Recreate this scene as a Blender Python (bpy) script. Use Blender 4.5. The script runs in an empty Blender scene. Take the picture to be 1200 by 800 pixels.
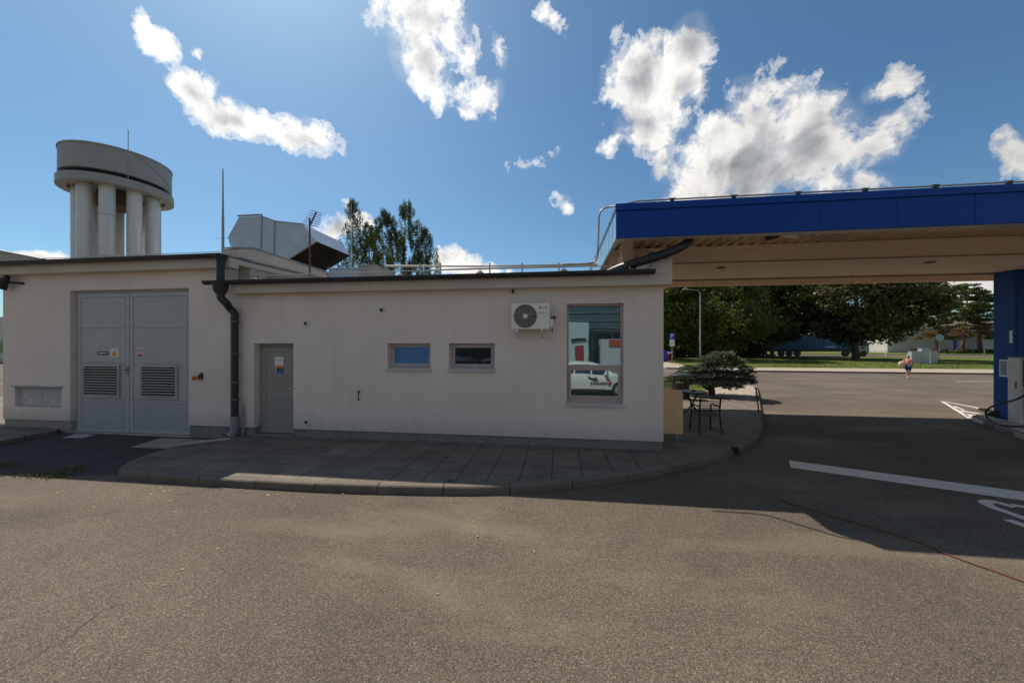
import bpy, math, random
from mathutils import Vector, Matrix, noise as mnoise
R = math.radians
C = bpy.context.scene.collection
sc = bpy.context.scene
# ------------------------------------------------------------------ survey helpers
CAMH = 2.26; TH = R(7.6); CT, ST = math.cos(TH), math.sin(TH)
def ray(px, py):
    """direction of a sight line of the survey photograph, forward component 1"""
    a = (px-600)/420.0; b = (402.3-py)/420.0
    return Vector((a*CT-ST, CT+a*ST, b))
def onY(px, py, Y):
    r = ray(px, py); t = Y/r.y
    return Vector((r.x*t, Y, CAMH+r.z*t))
def onZ(px, py, Z=0.0):
    r = ray(px, py); t = (Z-CAMH)/r.z
    return Vector((r.x*t, r.y*t, Z))
def FX(px, Y): return onY(px, 400, Y).x
def FZ(px, py, Y): return onY(px, py, Y).z

# ------------------------------------------------------------------ object helpers
def tag(o, label=None, cat=None, group=None, kind=None):
    if label: o['label'] = label
    if cat: o['category'] = cat
    if group: o['group'] = group
    if kind: o['kind'] = kind
    return o
def thing(name, label, cat, loc=(0, 0, 0), group=None, rz=0.0):
    o = bpy.data.objects.new(name, None); C.objects.link(o)
    o.location = loc; o.rotation_euler = (0, 0, rz); o.empty_display_size = 0.2
    return tag(o, label, cat, group)
def wloc(o):
    m = Vector((0, 0, 0))
    while o is not None:
        m += Vector(o.location); o = o.parent
    return m
class MB:
    def __init__(s): s.v = []; s.f = []; s.mi = []; s.cur = 0
    def add(s, vs, fs):
        n = len(s.v); s.v += [tuple(v) for v in vs]
        s.f += [tuple(i+n for i in f) for f in fs]; s.mi += [s.cur]*len(fs); return s
    def box(s, x0, x1, y0, y1, z0, z1):
        if x0 > x1: x0, x1 = x1, x0
        if y0 > y1: y0, y1 = y1, y0
        if z0 > z1: z0, z1 = z1, z0
        return s.add([(x0,y0,z0),(x1,y0,z0),(x1,y1,z0),(x0,y1,z0),(x0,y0,z1),(x1,y0,z1),(x1,y1,z1),(x0,y1,z1)],
                     [(0,3,2,1),(4,5,6,7),(0,1,5,4),(1,2,6,5),(2,3,7,6),(3,0,4,7)])
    def obox(s, c, hx, hy, hz, rz=0, rx=0):
        m = Matrix.Rotation(rz, 3, 'Z') @ Matrix.Rotation(rx, 3, 'X'); c = Vector(c)
        vs = [c + m @ Vector((a*hx, b*hy, d*hz)) for d in (-1,1) for a, b in ((-1,-1),(1,-1),(1,1),(-1,1))]
        return s.add(vs, [(0,3,2,1),(4,5,6,7),(0,1,5,4),(1,2,6,5),(2,3,7,6),(3,0,4,7)])
    def quad(s, a, b, c, d): return s.add([a, b, c, d], [(0,1,2,3)])
    def prism(s, pts, d):
        """polygon pts (3d) extruded by vector d"""
        n = len(pts); d = Vector(d); P = [Vector(p) for p in pts]
        vs = P + [p+d for p in P]
        nn = sum((P[i].cross(P[(i+1) % n]) for i in range(n)), Vector())
        if nn.dot(d) > 0: vs = P[::-1] + [p+d for p in P[::-1]]
        fs = [tuple(range(n)), tuple(range(2*n-1, n-1, -1))] + [(i, i+n, (i+1) % n+n, (i+1) % n) for i in range(n)]
        return s.add(vs, fs)
    def tube(s, pts, r, n=8, caps=True):
        P = [Vector(p) for p in pts]; rr = r if isinstance(r, (list, tuple)) else [r]*len(P)
        base = len(s.v); up = None; rings = []
        for i, p in enumerate(P):
            t = (P[min(i+1, len(P)-1)] - P[max(i-1, 0)])
            t = t.normalized() if t.length > 1e-9 else Vector((0,0,1))
            if up is None:
                up = Vector((0,0,1)) if abs(t.z) < .9 else Vector((1,0,0))
            a = t.cross(up)
            if a.length < 1e-6: a = t.cross(Vector((0,1,0)))
            a.normalize(); b = t.cross(a); up = -b if False else up
            for k in range(n):
                an = 2*math.pi*k/n
                rings.append(p + (a*math.cos(an) + b*math.sin(an))*rr[i])
        fs = []
        for i in range(len(P)-1):
            for k in range(n):
                k2 = (k+1) % n
                fs.append((i*n+k, (i+1)*n+k, (i+1)*n+k2, i*n+k2))
        if caps:
            fs.append(tuple(range(n))); fs.append(tuple(range(len(P)*n-1, (len(P)-1)*n-1, -1)))
        return s.add(rings, fs)
    def cyl(s, c, r, h, n=16, r2=None):
        c = Vector(c); return s.tube([c, c+Vector((0,0,h))], [r, r if r2 is None else r2], n)
    def lathe(s, c, prof, n=32, sx=1, sy=1):
        c = Vector(c); vs = []; fs = []; m = len(prof)
        for k in range(n):
            a = 2*math.pi*k/n
            for (r, z) in prof: vs.append(c+Vector((math.cos(a)*r*sx, math.sin(a)*r*sy, z)))
        for k in range(n):
            k2 = (k+1) % n
            for i in range(m-1): fs.append((k*m+i, k2*m+i, k2*m+i+1, k*m+i+1))
        return s.add(vs, fs)
    def build(s, name, mat, parent=None, smooth=None, bevel=0, **kw):
        me = bpy.data.meshes.new(name)
        off = wloc(parent) if parent else Vector((0,0,0))
        me.from_pydata([Vector(v)-off for v in s.v], [], s.f)
        mats = mat if isinstance(mat, (list, tuple)) else [mat]
        for m in mats: me.materials.append(m)
        if len(mats) > 1: me.polygons.foreach_set('material_index', s.mi)
        me.update()
        if smooth is not None:
            me.shade_smooth(); me.set_sharp_from_angle(angle=R(smooth))
        o = bpy.data.objects.new(name, me); C.objects.link(o)
        if parent: o.parent = parent
        if bevel:
            b = o.modifiers.new('edge', 'BEVEL'); b.width = bevel; b.segments = 2; b.limit_method = 'ANGLE'
        return tag(o, **kw)
def box(name, mat, parent, *d, **kw): return MB().box(*d).build(name, mat, parent, **kw)
def dup(root, loc, rz=None, label=None):
    def cp(o, par):
        c = o.copy(); C.objects.link(c)
        if par: c.parent = par
        for ch in [x for x in bpy.data.objects if x.parent == o]: cp(ch, c)
        return c
    r = cp(root, None); r.location = loc
    if rz is not None: r.rotation_euler = (0, 0, rz)
    if label: r['label'] = label
    return r
def text(name, s, mat, parent, p, size, rot=(math.pi/2, 0, 0), ext=.001, sx=1.0):
    cu = bpy.data.curves.new(name, 'FONT'); cu.body = s; cu.size = size; cu.extrude = ext
    cu.align_x = 'CENTER'; cu.align_y = 'CENTER'
    t = bpy.data.objects.new(name+'_tmp', cu); C.objects.link(t)
    bpy.context.view_layer.update()
    me = bpy.data.meshes.new_from_object(t.evaluated_get(bpy.context.evaluated_depsgraph_get()))
    bpy.data.objects.remove(t)
    me.name = name; me.materials.clear(); me.materials.append(mat)
    o = bpy.data.objects.new(name, me); C.objects.link(o); o.parent = parent
    o.location = Vector(p) - (wloc(parent) if parent else Vector()); o.rotation_euler = rot; o.scale = (sx, 1, 1)
    return o

# ------------------------------------------------------------------ materials
class NT:
    def __init__(s, nt): s.nt = nt
    def n(s, t, **kw):
        x = s.nt.nodes.new(t)
        for k, v in kw.items():
            if k.startswith('i_'):
                key = k[2:]; key = int(key) if key.isdigit() else key
                x.inputs[key].default_value = v
            else: setattr(x, k, v)
        return x
    def l(s, a, b): s.nt.links.new(a, b)
    def math(s, op, a, b=None, c=None, clamp=False):
        x = s.nt.nodes.new('ShaderNodeMath'); x.operation = op; x.use_clamp = clamp
        for i, v in enumerate((a, b, c)):
            if v is None: continue
            if hasattr(v, 'is_output'): s.l(v, x.inputs[i])
            else: x.inputs[i].default_value = v
        return x.outputs[0]
    def mix(s, fac, a, b, blend='MIX'):
        x = s.nt.nodes.new('ShaderNodeMix'); x.data_type = 'RGBA'; x.blend_type = blend
        for sock, v in ((x.inputs[0], fac), (x.inputs[6], a), (x.inputs[7], b)):
            if hasattr(v, 'is_output'): s.l(v, sock)
            else: sock.default_value = (v if not isinstance(v, (tuple, list)) else (*v[:3], 1))
        return x.outputs[2]
    def ramp(s, fac, stops, interp='LINEAR'):
        x = s.nt.nodes.new('ShaderNodeValToRGB'); x.color_ramp.interpolation = interp
        el = x.color_ramp.elements
        while len(el) < len(stops): el.new(0.5)
        for e, (p, c) in zip(el, stops):
            e.position = p; e.color = (c, c, c, 1) if not isinstance(c, (tuple, list)) else (*c[:3], 1)
        s.l(fac, x.inputs[0]); return x.outputs[0]
    def noise(s, vec, scale, detail=4, rough=.55, dist=0, dims='3D'):
        x = s.n('ShaderNodeTexNoise'); x.inputs['Scale'].default_value = scale
        x.inputs['Detail'].default_value = detail; x.inputs['Roughness'].default_value = rough
        x.inputs['Distortion'].default_value = dist
        if vec is not None: s.l(vec, x.inputs['Vector'])
        return x.outputs['Fac']
def newmat(name):
    m = bpy.data.materials.new(name); m.use_nodes = True
    m.node_tree.nodes.clear(); N = NT(m.node_tree)
    out = N.n('ShaderNodeOutputMaterial'); p = N.n('ShaderNodeBsdfPrincipled'); N.l(p.outputs[0], out.inputs[0])
    geo = N.n('ShaderNodeNewGeometry')
    return m, N, p, geo.outputs['Position'], out
MATS = {}
def mat(name, col, rough=.6, metal=0, var=.12, scale=3, bump=0, bscale=60, spec=.5, coat=0, dirt=0):
    """painted / plain surface with slight procedural unevenness"""
    if name in MATS: return MATS[name]
    m, N, p, pos, out = newmat(name)
    f = N.noise(pos, scale, 5, .6)
    f2 = N.ramp(f, [(.3, 1-var), (.7, 1+var)])
    x = N.n('ShaderNodeVectorMath', operation='MULTIPLY'); x.inputs[0].default_value = col[:3]; N.l(f2, x.inputs[1])
    c = x.outputs[0]
    if dirt:
        d = N.noise(pos, scale*2.3, 6, .7)
        c = N.mix(N.ramp(d, [(.5, 0), (.72, dirt)]), c, (.09, .075, .06))
    N.l(c, p.inputs['Base Color'])
    r = N.math('MULTIPLY_ADD', f, .2, rough-.1); N.l(r, p.inputs['Roughness'])
    p.inputs['Metallic'].default_value = metal; p.inputs['Specular IOR Level'].default_value = spec
    p.inputs['Coat Weight'].default_value = coat
    if bump:
        b = N.n('ShaderNodeBump'); b.inputs['Strength'].default_value = bump; b.inputs['Distance'].default_value = .01
        N.l(N.noise(pos, bscale, 3, .6), b.inputs['Height']); N.l(b.outputs[0], p.inputs['Normal'])
    MATS[name] = m; return m

def m_asphalt():
    m, N, p, pos, out = newmat('asphalt_old')
    grain = N.n('ShaderNodeTexVoronoi'); grain.inputs['Scale'].default_value = 140; N.l(pos, grain.inputs['Vector'])
    gcol = N.n('ShaderNodeSeparateColor'); N.l(grain.outputs['Color'], gcol.inputs[0])
    fine = N.noise(pos, 60, 4, .75)
    big = N.noise(pos, .35, 6, .62, .6)
    mid = N.noise(pos, 2.1, 5, .65, .3)
    stoneval = N.ramp(gcol.outputs[0], [(.0, .42), (.5, .88), (.84, 1.2), (.97, 1.8), (1.0, 2.5)])
    base = N.mix(N.ramp(big, [(.36, 0), (.62, 1)]), (.100, .082, .063), (.162, .132, .101))
    base = N.mix(N.ramp(mid, [(.35, .0), (.62, .5)]), base, (.130, .105, .080))
    base = N.mix(1, base, stoneval, 'MULTIPLY')
    base = N.mix(1, base, N.ramp(fine, [(.3, .72), (.7, 1.28)]), 'MULTIPLY')
    # warm and cool chips
    base = N.mix(N.ramp(gcol.outputs[1], [(.86, 0), (.93, .5)]), base, (.24, .18, .13))
    # dusty paler veils, streaked
    mp = N.n('ShaderNodeMapping'); mp.inputs['Scale'].default_value = (.22, .9, 1); mp.inputs['Rotation'].default_value = (0, 0, .35)
    N.l(pos, mp.inputs['Vector'])
    dust = N.noise(mp.outputs[0], 1.0, 5, .6, .4)
    base = N.mix(N.ramp(dust, [(.52, 0), (.72, .55)]), base, (.27, .215, .155))
    # oil and tyre darkening
    oil = N.noise(pos, .8, 6, .7, .8)
    base = N.mix(N.ramp(oil, [(.58, 0), (.76, .32)]), base, (.055, .045, .037))
    # hairline cracks
    cm = N.n('ShaderNodeVectorMath', operation='MULTIPLY_ADD')
    nv = N.n('ShaderNodeTexNoise'); nv.inputs['Scale'].default_value = 1.3; nv.inputs['Detail'].default_value = 5; N.l(pos, nv.inputs['Vector'])
    N.l(nv.outputs['Color'], cm.inputs[0]); cm.inputs[1].default_value = (1.1, 1.1, 0); N.l(pos, cm.inputs[2])
    cr = N.n('ShaderNodeTexVoronoi', feature='DISTANCE_TO_EDGE'); cr.inputs['Scale'].default_value = .27; N.l(cm.outputs[0], cr.inputs['Vector'])
    gate = N.ramp(N.noise(pos, .3, 3, .5), [(.54, 0), (.60, 1)])
    line = N.math('MULTIPLY', N.ramp(cr.outputs['Distance'], [(.0015, 1), (.0045, 0)]), gate)
    base = N.mix(N.math('MULTIPLY', line, .55), base, (.03, .026, .022))
    N.l(base, p.inputs['Base Color']); p.inputs['Roughness'].default_value = .88; p.inputs['Specular IOR Level'].default_value = .25
    b = N.n('ShaderNodeBump'); b.inputs['Strength'].default_value = .55; b.inputs['Distance'].default_value = .008
    h = N.math('ADD', N.math('MULTIPLY', gcol.outputs[0], .6), fine)
    N.l(h, b.inputs['Height']); N.l(b.outputs[0], p.inputs['Normal'])
    return m
def m_slabs():
    m, N, p, pos, out = newmat('paving_slabs')
    mp = N.n('ShaderNodeMapping'); mp.inputs['Location'].default_value = (.13, .21, 0); N.l(pos, mp.inputs['Vector'])
    br = N.n('ShaderNodeTexBrick'); br.offset = 0; br.inputs['Scale'].default_value = 1
    br.inputs['Brick Width'].default_value = .5; br.inputs['Row Height'].default_value = .5
    br.inputs['Mortar Size'].default_value = .009; br.inputs['Mortar Smooth'].default_value = .3
    br.inputs['Color1'].default_value = (.155, .130, .105, 1); br.inputs['Color2'].default_value = (.185, .155, .122, 1)
    br.inputs['Mortar'].default_value = (.035, .032, .025, 1); br.inputs['Bias'].default_value = 0
    N.l(mp.outputs[0], br.inputs['Vector'])
    f = N.noise(pos, 1.4, 6, .65, .4); g = N.noise(pos, 55, 3, .7)
    c = N.mix(1, br.outputs['Color'], N.ramp(f, [(.3, .7), (.7, 1.25)]), 'MULTIPLY')
    c = N.mix(1, c, N.ramp(g, [(.3, .82), (.7, 1.18)]), 'MULTIPLY')
    st = N.noise(pos, 4.5, 5, .7)
    c = N.mix(N.ramp(st, [(.62, 0), (.72, .5)]), c, (.07, .062, .05))
    N.l(c, p.inputs['Base Color']); p.inputs['Roughness'].default_value = .85
    b = N.n('ShaderNodeBump'); b.inputs['Strength'].default_value = .5; b.inputs['Distance'].default_value = .006
    h = N.math('SUBTRACT', N.math('MULTIPLY', g, .5), N.math('MULTIPLY', br.outputs['Fac'], 1.6)); N.l(h, b.inputs['Height']); N.l(b.outputs[0], p.inputs['Normal'])
    return m
def m_plaster(name, col, dark=.12, fall=True):
    m, N, p, pos, out = newmat(name)
    big = N.noise(pos, .7, 5, .6, .3)
    c = N.mix(N.ramp(big, [(.3, 0), (.7, 1)]), tuple(x*(1-dark) for x in col), tuple(x*(1+dark*.5) for x in col))
    g = N.noise(pos, 130, 2, .6)
    c = N.mix(1, c, N.ramp(g, [(.3, .9), (.7, 1.08)]), 'MULTIPLY')
    # rain streaks, faint
    mp = N.n('ShaderNodeMapping'); mp.inputs['Scale'].default_value = (5, 5, .35); N.l(pos, mp.inputs['Vector'])
    s = N.noise(mp.outputs[0], 1, 5, .65)
    c = N.mix(N.ramp(s, [(.50, 0), (.78, .22)]), c, tuple(x*.62 for x in col))
    sz = N.n('ShaderNodeSeparateXYZ'); N.l(pos, sz.inputs[0])
    splash = N.math('MULTIPLY', N.ramp(N.math('ADD', sz.outputs[2], N.math('MULTIPLY', N.noise(pos, 6, 5, .7), -.5)), [(.10, .35), (.42, 0)]), 1.0)
    c = N.mix(splash, c, tuple(x*.45 for x in col))
    N.l(c, p.inputs['Base Color']); p.inputs['Roughness'].default_value = .92; p.inputs['Specular IOR Level'].default_value = .2
    b = N.n('ShaderNodeBump'); b.inputs['Strength'].default_value = .7; b.inputs['Distance'].default_value = .006
    N.l(N.math('ADD', N.noise(pos, 130, 2, .6), N.noise(pos, 45, 3, .6)), b.inputs['Height']); N.l(b.outputs[0], p.inputs['Normal'])
    return m
def m_speckle(name, a, b_, scale=140):
    m, N, p, pos, out = newmat(name)
    v = N.n('ShaderNodeTexVoronoi'); v.inputs['Scale'].default_value = scale; N.l(pos, v.inputs['Vector'])
    sp = N.n('ShaderNodeSeparateColor'); N.l(v.outputs['Color'], sp.inputs[0])
    c = N.mix(N.ramp(sp.outputs[0], [(.2, 0), (.9, 1)]), a, b_)
    c = N.mix(1, c, N.ramp(N.noise(pos, 2, 5, .6), [(.3, .8), (.7, 1.15)]), 'MULTIPLY')
    N.l(c, p.inputs['Base Color']); p.inputs['Roughness'].default_value = .9
    bb = N.n('ShaderNodeBump'); bb.inputs['Strength'].default_value = .5; bb.inputs['Distance'].default_value = .01
    N.l(sp.outputs[0], bb.inputs['Height']); N.l(bb.outputs[0], p.inputs['Normal'])
    return m
def m_leaf(name, a, b_, trans=.35, rough=.55):
    m, N, p, pos, out = newmat(name)
    geo = N.n('ShaderNodeNewGeometry')
    c = N.mix(geo.outputs['Random Per Island'], a, b_)
    big = N.noise(pos, .5, 3, .6)
    c = N.mix(1, c, N.ramp(big, [(.35, .75), (.65, 1.25)]), 'MULTIPLY')
    N.l(c, p.inputs['Base Color']); p.inputs['Roughness'].default_value = rough; p.inputs['Specular IOR Level'].default_value = .35
    t = N.n('ShaderNodeBsdfTranslucent'); N.l(N.mix(1, c, (1.3, 1.5, .7), 'MULTIPLY'), t.inputs[0])
    mx = N.n('ShaderNodeMixShader'); mx.inputs[0].default_value = trans
    N.l(p.outputs[0], mx.inputs[1]); N.l(t.outputs[0], mx.inputs[2]); N.l(mx.outputs[0], out.inputs[0])
    return m
def m_grass():
    m, N, p, pos, out = newmat('lawn_green')
    c = N.mix(N.ramp(N.noise(pos, .6, 6, .65), [(.35, 0), (.65, 1)]), (.075, .125, .018), (.135, .175, .035))
    c = N.mix(N.ramp(N.noise(pos, 22, 4, .7), [(.45, 0), (.75, .6)]), c, (.19, .19, .06))
    c = N.mix(N.ramp(N.noise(pos, .25, 4, .6), [(.58, 0), (.7, .6)]), c, (.2, .165, .09))
    N.l(c, p.inputs['Base Color']); p.inputs['Roughness'].default_value = .95; p.inputs['Specular IOR Level'].default_value = .1
    b = N.n('ShaderNodeBump'); b.inputs['Strength'].default_value = 1; b.inputs['Distance'].default_value = .06
    N.l(N.noise(pos, 30, 4, .7), b.inputs['Height']); N.l(b.outputs[0], p.inputs['Normal'])
    return m
def m_glass(name, tint=(.02, .045, .05), refl=.34, gc=(.80, .97, 1.0)):
    m, N, p, pos, out = newmat(name)
    p.inputs['Base Color'].default_value = (*tint, 1); p.inputs['Roughness'].default_value = .25
    g = N.n('ShaderNodeBsdfGlossy'); g.inputs['Roughness'].default_value = .004; g.inputs['Color'].default_value = (*gc, 1)
    fr = N.n('ShaderNodeFresnel'); fr.inputs[0].default_value = 1.5
    f = N.math('ADD', fr.outputs[0], refl, clamp=True)
    wv = N.noise(pos, 1.2, 2, .5)
    b = N.n('ShaderNodeBump'); b.inputs['Strength'].default_value = .07; b.inputs['Distance'].default_value = .02
    N.l(wv, b.inputs['Height']); N.l(b.outputs[0], g.inputs['Normal'])
    mx = N.n('ShaderNodeMixShader'); N.l(f, mx.inputs[0]); N.l(p.outputs[0], mx.inputs[1]); N.l(g.outputs[0], mx.inputs[2])
    N.l(mx.outputs[0], out.inputs[0]); return m

ASPH = m_asphalt(); SLAB = m_slabs(); GRASS = m_grass()
WALL = m_plaster('plaster_beige', (.82, .715, .635), .07)
WALL2 = m_plaster('plaster_cornice', (.64, .555, .475))
PLINTH = m_speckle('plinth_marble_render', (.13, .12, .115), (.36, .34, .32))
PLINTH2 = mat('plinth_plain', (.33, .29, .25), .9, bump=.4)
KERB = m_speckle('kerb_concrete', (.13, .11, .09), (.22, .19, .15), 220)
CONC = m_speckle('pale_concrete', (.38, .36, .33), (.52, .49, .45), 160)
GRAVEL = m_speckle('gravel_bed', (.26, .21, .16), (.50, .42, .32), 34)
SAND = m_speckle('sandy_verge', (.34, .28, .21), (.46, .39, .30), 50)
DARKASPH = m_speckle('asphalt_patch', (.035, .032, .03), (.07, .064, .058), 90)
GUT = mat('gutter_anthracite', (.035, .036, .042), .42, .3, var=.2)
GREYDOOR = mat('door_grey_blue', (.43, .43, .44), .5, var=.06, dirt=.12)
GREYDOOR2 = mat('door_grey', (.30, .28, .255), .5, var=.05)
FRAME = mat('window_frame_grey', (.46, .41, .40), .45, var=.04)
FRAMEB = mat('window_frame_brown_grey', (.46, .37, .33), .5, var=.04)
WHITE = mat('white_paint', (.78, .77, .74), .45, var=.04, dirt=.1)
ACW = mat('ac_white', (.84, .80, .72), .4, var=.04, dirt=.08)
DARK = mat('dark_void', (.012, .012, .012), .8)
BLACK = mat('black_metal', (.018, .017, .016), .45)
RUST = mat('rusty_iron', (.16, .055, .028), .85, var=.4, scale=12)
ORANGE = mat('orange_plastic', (.70, .19, .03), .4)
YELLOW = mat('yellow_sign', (.75, .36, .02), .5)
RED = mat('red_sign', (.55, .03, .025), .5)
GREEN = mat('green_sign', (.02, .14, .05), .5)
BLUESIGN = mat('blue_sign', (.01, .07, .42), .45)
BLUE = mat('canopy_blue', (.002, .050, .300), .5, var=.08, spec=.25)
BLUEC = mat('column_blue', (.008, .058, .26), .5, var=.1, spec=.25)
PALEB = mat('canopy_side_glossy', (.20, .36, .52), .22, var=.08, spec=1, scale=6)  # paler than the front blue: sky sheen painted into the base colour
TAN = m_plaster('canopy_cladding_tan', (.88, .72, .55), .12)
TAN2 = mat('canopy_soffit_tan', (.80, .59, .39), .6, var=.2, scale=1.5, dirt=.25)
ZINC = mat('zinc_sheet', (.42, .46, .50), .38, .75, var=.12, scale=2)
ZINCD = mat('zinc_dull', (.33, .35, .36), .5, .4, var=.1)
TOWER = mat('tower_paint', (.66, .645, .61), .4, .15, var=.08)
TOWERR = mat('tower_ring_paint', (.33, .325, .31), .5, var=.08)
ROOFG = mat('roof_membrane', (.20, .19, .18), .8, var=.2)
GLASS = m_glass('window_glass', refl=.34)
GLASS2 = m_glass('window_glass_small', (.008,.014,.025), refl=.12, gc=(.45, .62, .95))
GLASSD = m_glass('glass_dark', (.01, .012, .015), .06)
BEIGE = mat('beige_panel', (.85, .53, .29), .6, var=.07)
BARK = mat('bark_brown', (.10, .075, .055), .95, var=.4, scale=8, bump=.8, bscale=20)
BARKR = mat('bark_reddish', (.22, .085, .05), .95, var=.4, scale=6, bump=.8, bscale=15)
BARKW = mat('bark_birch', (.50, .48, .44), .8, var=.4, scale=9)
LMARK = mat('road_paint', (.66, .62, .56), .75, var=.12, scale=9, dirt=.35)
SKIN = mat('skin', (.52, .27, .19), .6, var=.04)
# ------------------------------------------------------------------ sky, sun, camera
SUNV = Vector((-.52, .50, 1.0)).normalized()
def make_world():
    w = bpy.data.worlds.new('World'); sc.world = w; w.use_nodes = True
    w.node_tree.nodes.clear(); N = NT(w.node_tree)
    out = N.n('ShaderNodeOutputWorld'); bg = N.n('ShaderNodeBackground'); N.l(bg.outputs[0], out.inputs[0])
    bg.inputs[1].default_value = SKY_STRENGTH
    sky = N.n('ShaderNodeTexSky'); sky.sky_type = 'NISHITA'; sky.sun_disc = False
    sky.sun_elevation = math.asin(SUNV.z); sky.sun_rotation = math.atan2(SUNV.x, SUNV.y)
    sky.altitude = 300; sky.air_density = 1.0; sky.dust_density = 1.0; sky.ozone_density = 2.2
    tc = N.n('ShaderNodeTexCoord'); D0 = tc.outputs['Generated']
    skyc = N.mix(1, sky.outputs[0], SKY_TINT, 'MULTIPLY')
    # ragged outlines: push the direction about with noise before measuring the cloud bodies
    w1 = N.n('ShaderNodeTexNoise'); w1.inputs['Scale'].default_value = 7; w1.inputs['Detail'].default_value = 7; w1.inputs['Roughness'].default_value = .62
    N.l(D0, w1.inputs['Vector'])
    wa = N.n('ShaderNodeVectorMath', operation='SUBTRACT'); N.l(w1.outputs['Color'], wa.inputs[0]); wa.inputs[1].default_value = (.5, .5, .5)
    wm = N.n('ShaderNodeVectorMath', operation='MULTIPLY_ADD'); N.l(wa.outputs[0], wm.inputs[0]); wm.inputs[1].default_value = (.075, .075, .075); N.l(D0, wm.inputs[2])
    D = wm.outputs[0]
    # cloud bodies: centre, end of long axis, end of short axis (survey sight lines), weight
    L = [((184,56),(204,76),(172,70),.8),((172,30),(180,44),(165,34),.5),((228,110),(258,128),(216,124),.9),((275,140),(320,160),(262,158),1),
         ((355,160),(392,172),(350,178),.95),((232,70),(240,76),(228,76),.5),
         ((500,25),(545,75),(470,55),1.15),((492,60),(520,110),(470,85),1.05),((505,95),(530,125),(490,115),.8),((562,115),(590,98),(572,134),.75),((585,62),(591,80),(578,66),.5),
         ((645,20),(658,38),(636,26),.6),
         ((745,95),(790,70),(760,135),1.05),((805,50),(835,20),(822,70),.95),((765,140),(815,125),(775,172),1.05),((800,95),(830,75),(812,120),.8),((720,165),(700,185),(728,172),.55),((775,190),(768,215),(785,196),.7),
         ((860,190),(780,225),(885,240),1.25),((890,150),(880,90),(930,165),1.15),((950,170),(1020,150),(965,230),1.2),((1020,170),(1072,136),(1032,192),.8),((1035,105),(1060,92),(1042,120),.75),((1010,215),(1045,214),(1012,232),.7),((830,235),(770,242),(835,262),1.1),((930,120),(975,118),(940,150),.7),
         ((1195,182),(1160,178),(1200,212),.9),
         ((398,266),(366,278),(402,284),.9),((424,250),(402,236),(428,262),.8),((520,305),(500,318),(532,316),.8),((560,316),(600,322),(560,328),.8),((45,298),(85,300),(45,307),.9),
         ((620,190),(640,186),(622,196),.3),((662,243),(672,240),(664,252),.4),((1130,340),(1180,335),(1130,362),1.0),((1080,345),(1110,340),(1080,360),.9)]
    def body(Dv):
        acc = None
        for (c, a, b, wt) in L:
            c0 = ray(*c).normalized(); A = ray(*a).normalized()-c0; B = ray(*b).normalized()-c0
            M = Matrix((A, B, c0)).transposed().inverted()
            comps = []
            cmb = N.n('ShaderNodeCombineXYZ')
            for k in range(3):
                d = N.n('ShaderNodeVectorMath', operation='DOT_PRODUCT'); N.l(Dv, d.inputs[0]); d.inputs[1].default_value = M[k]
                v = d.outputs['Value']
                if k == 2: v = N.math('MULTIPLY_ADD', v, 3.0, -3.0)
                N.l(v, cmb.inputs[k])
            ln = N.n('ShaderNodeVectorMath', operation='LENGTH'); N.l(cmb.outputs[0], ln.inputs[0])
            v = N.math('MULTIPLY_ADD', ln.outputs['Value'], -wt, wt*1.1)
            acc = v if acc is None else N.math('SMOOTH_MAX', acc, v, .18)
        return acc
    bd = body(D)
    n1 = N.noise(D0, 13, 9, .62, .25)
    n2 = N.noise(D0, 36, 8, .70, .2)
    dens = N.math('ADD', bd, N.math('MULTIPLY_ADD', n1, 2.9, -1.44))
    dens = N.math('ADD', dens, N.math('MULTIPLY_ADD', n2, .9, -.45))
    alpha = N.ramp(dens, [(-.0, 0), (.18, .42), (.52, 1)], 'EASE')
    # thin veil round the bodies
    veil = N.math('MULTIPLY', N.ramp(bd, [(0, 0), (.4, .34)]), N.ramp(n2, [(.3, .2), (.7, 1)]))
    alpha = N.math('MAXIMUM', alpha, veil)
    # relief: same noise looked up a little towards the sun
    off = N.n('ShaderNodeVectorMath', operation='ADD'); N.l(D0, off.inputs[0]); off.inputs[1].default_value = SUNV*.022
    rel = N.math('SUBTRACT', N.noise(D0, 9, 4, .55, .2), N.noise(off.outputs[0], 9, 4, .55, .2))
    n3 = N.noise(off.outputs[0], 5.5, 3, .5, .3)
    thick = N.ramp(N.math('ADD', N.math('MULTIPLY', bd, .6), N.math('MULTIPLY_ADD', N.noise(off.outputs[0], 7.5, 6, .55, .5), 2.6, -1.3)), [(.20, 0), (1.05, 1)], 'EASE')
    lum = N.math('MULTIPLY_ADD', rel, .9, 1.0)
    lum = N.math('SUBTRACT', lum, N.math('MULTIPLY', thick, .54))
    lum = N.math('MAXIMUM', lum, .34)
    # clouds near the sun side glow brighter
    sd = N.n('ShaderNodeVectorMath', operation='DOT_PRODUCT'); N.l(D0, sd.inputs[0]); sd.inputs[1].default_value = SUNV
    glow = N.ramp(sd.outputs['Value'], [(.2, .72), (.95, 1.25)])
    lum = N.math('MULTIPLY', N.math('MULTIPLY', lum, glow), CLOUD_LUM)
    cc = N.mix(N.ramp(thick, [(0, 0), (1, 1)]), (1.0, .975, .93), (.90, .93, .98))
    sv = N.n('ShaderNodeVectorMath', operation='SCALE'); N.l(cc, sv.inputs[0]); N.l(lum, sv.inputs[3])
    seen = N.mix(alpha, skyc, sv.outputs[0])
    # unseen broken cumulus added behind the camera; its white light neutralises the shade
    fw = Vector((-ST, CT, 0)); fd = N.n('ShaderNodeVectorMath', operation='DOT_PRODUCT'); N.l(D0, fd.inputs[0]); fd.inputs[1].default_value = fw
    back = N.ramp(N.math('MULTIPLY_ADD', fd.outputs['Value'], -.5, .5), [(.46, 0), (.60, 1)])
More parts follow.
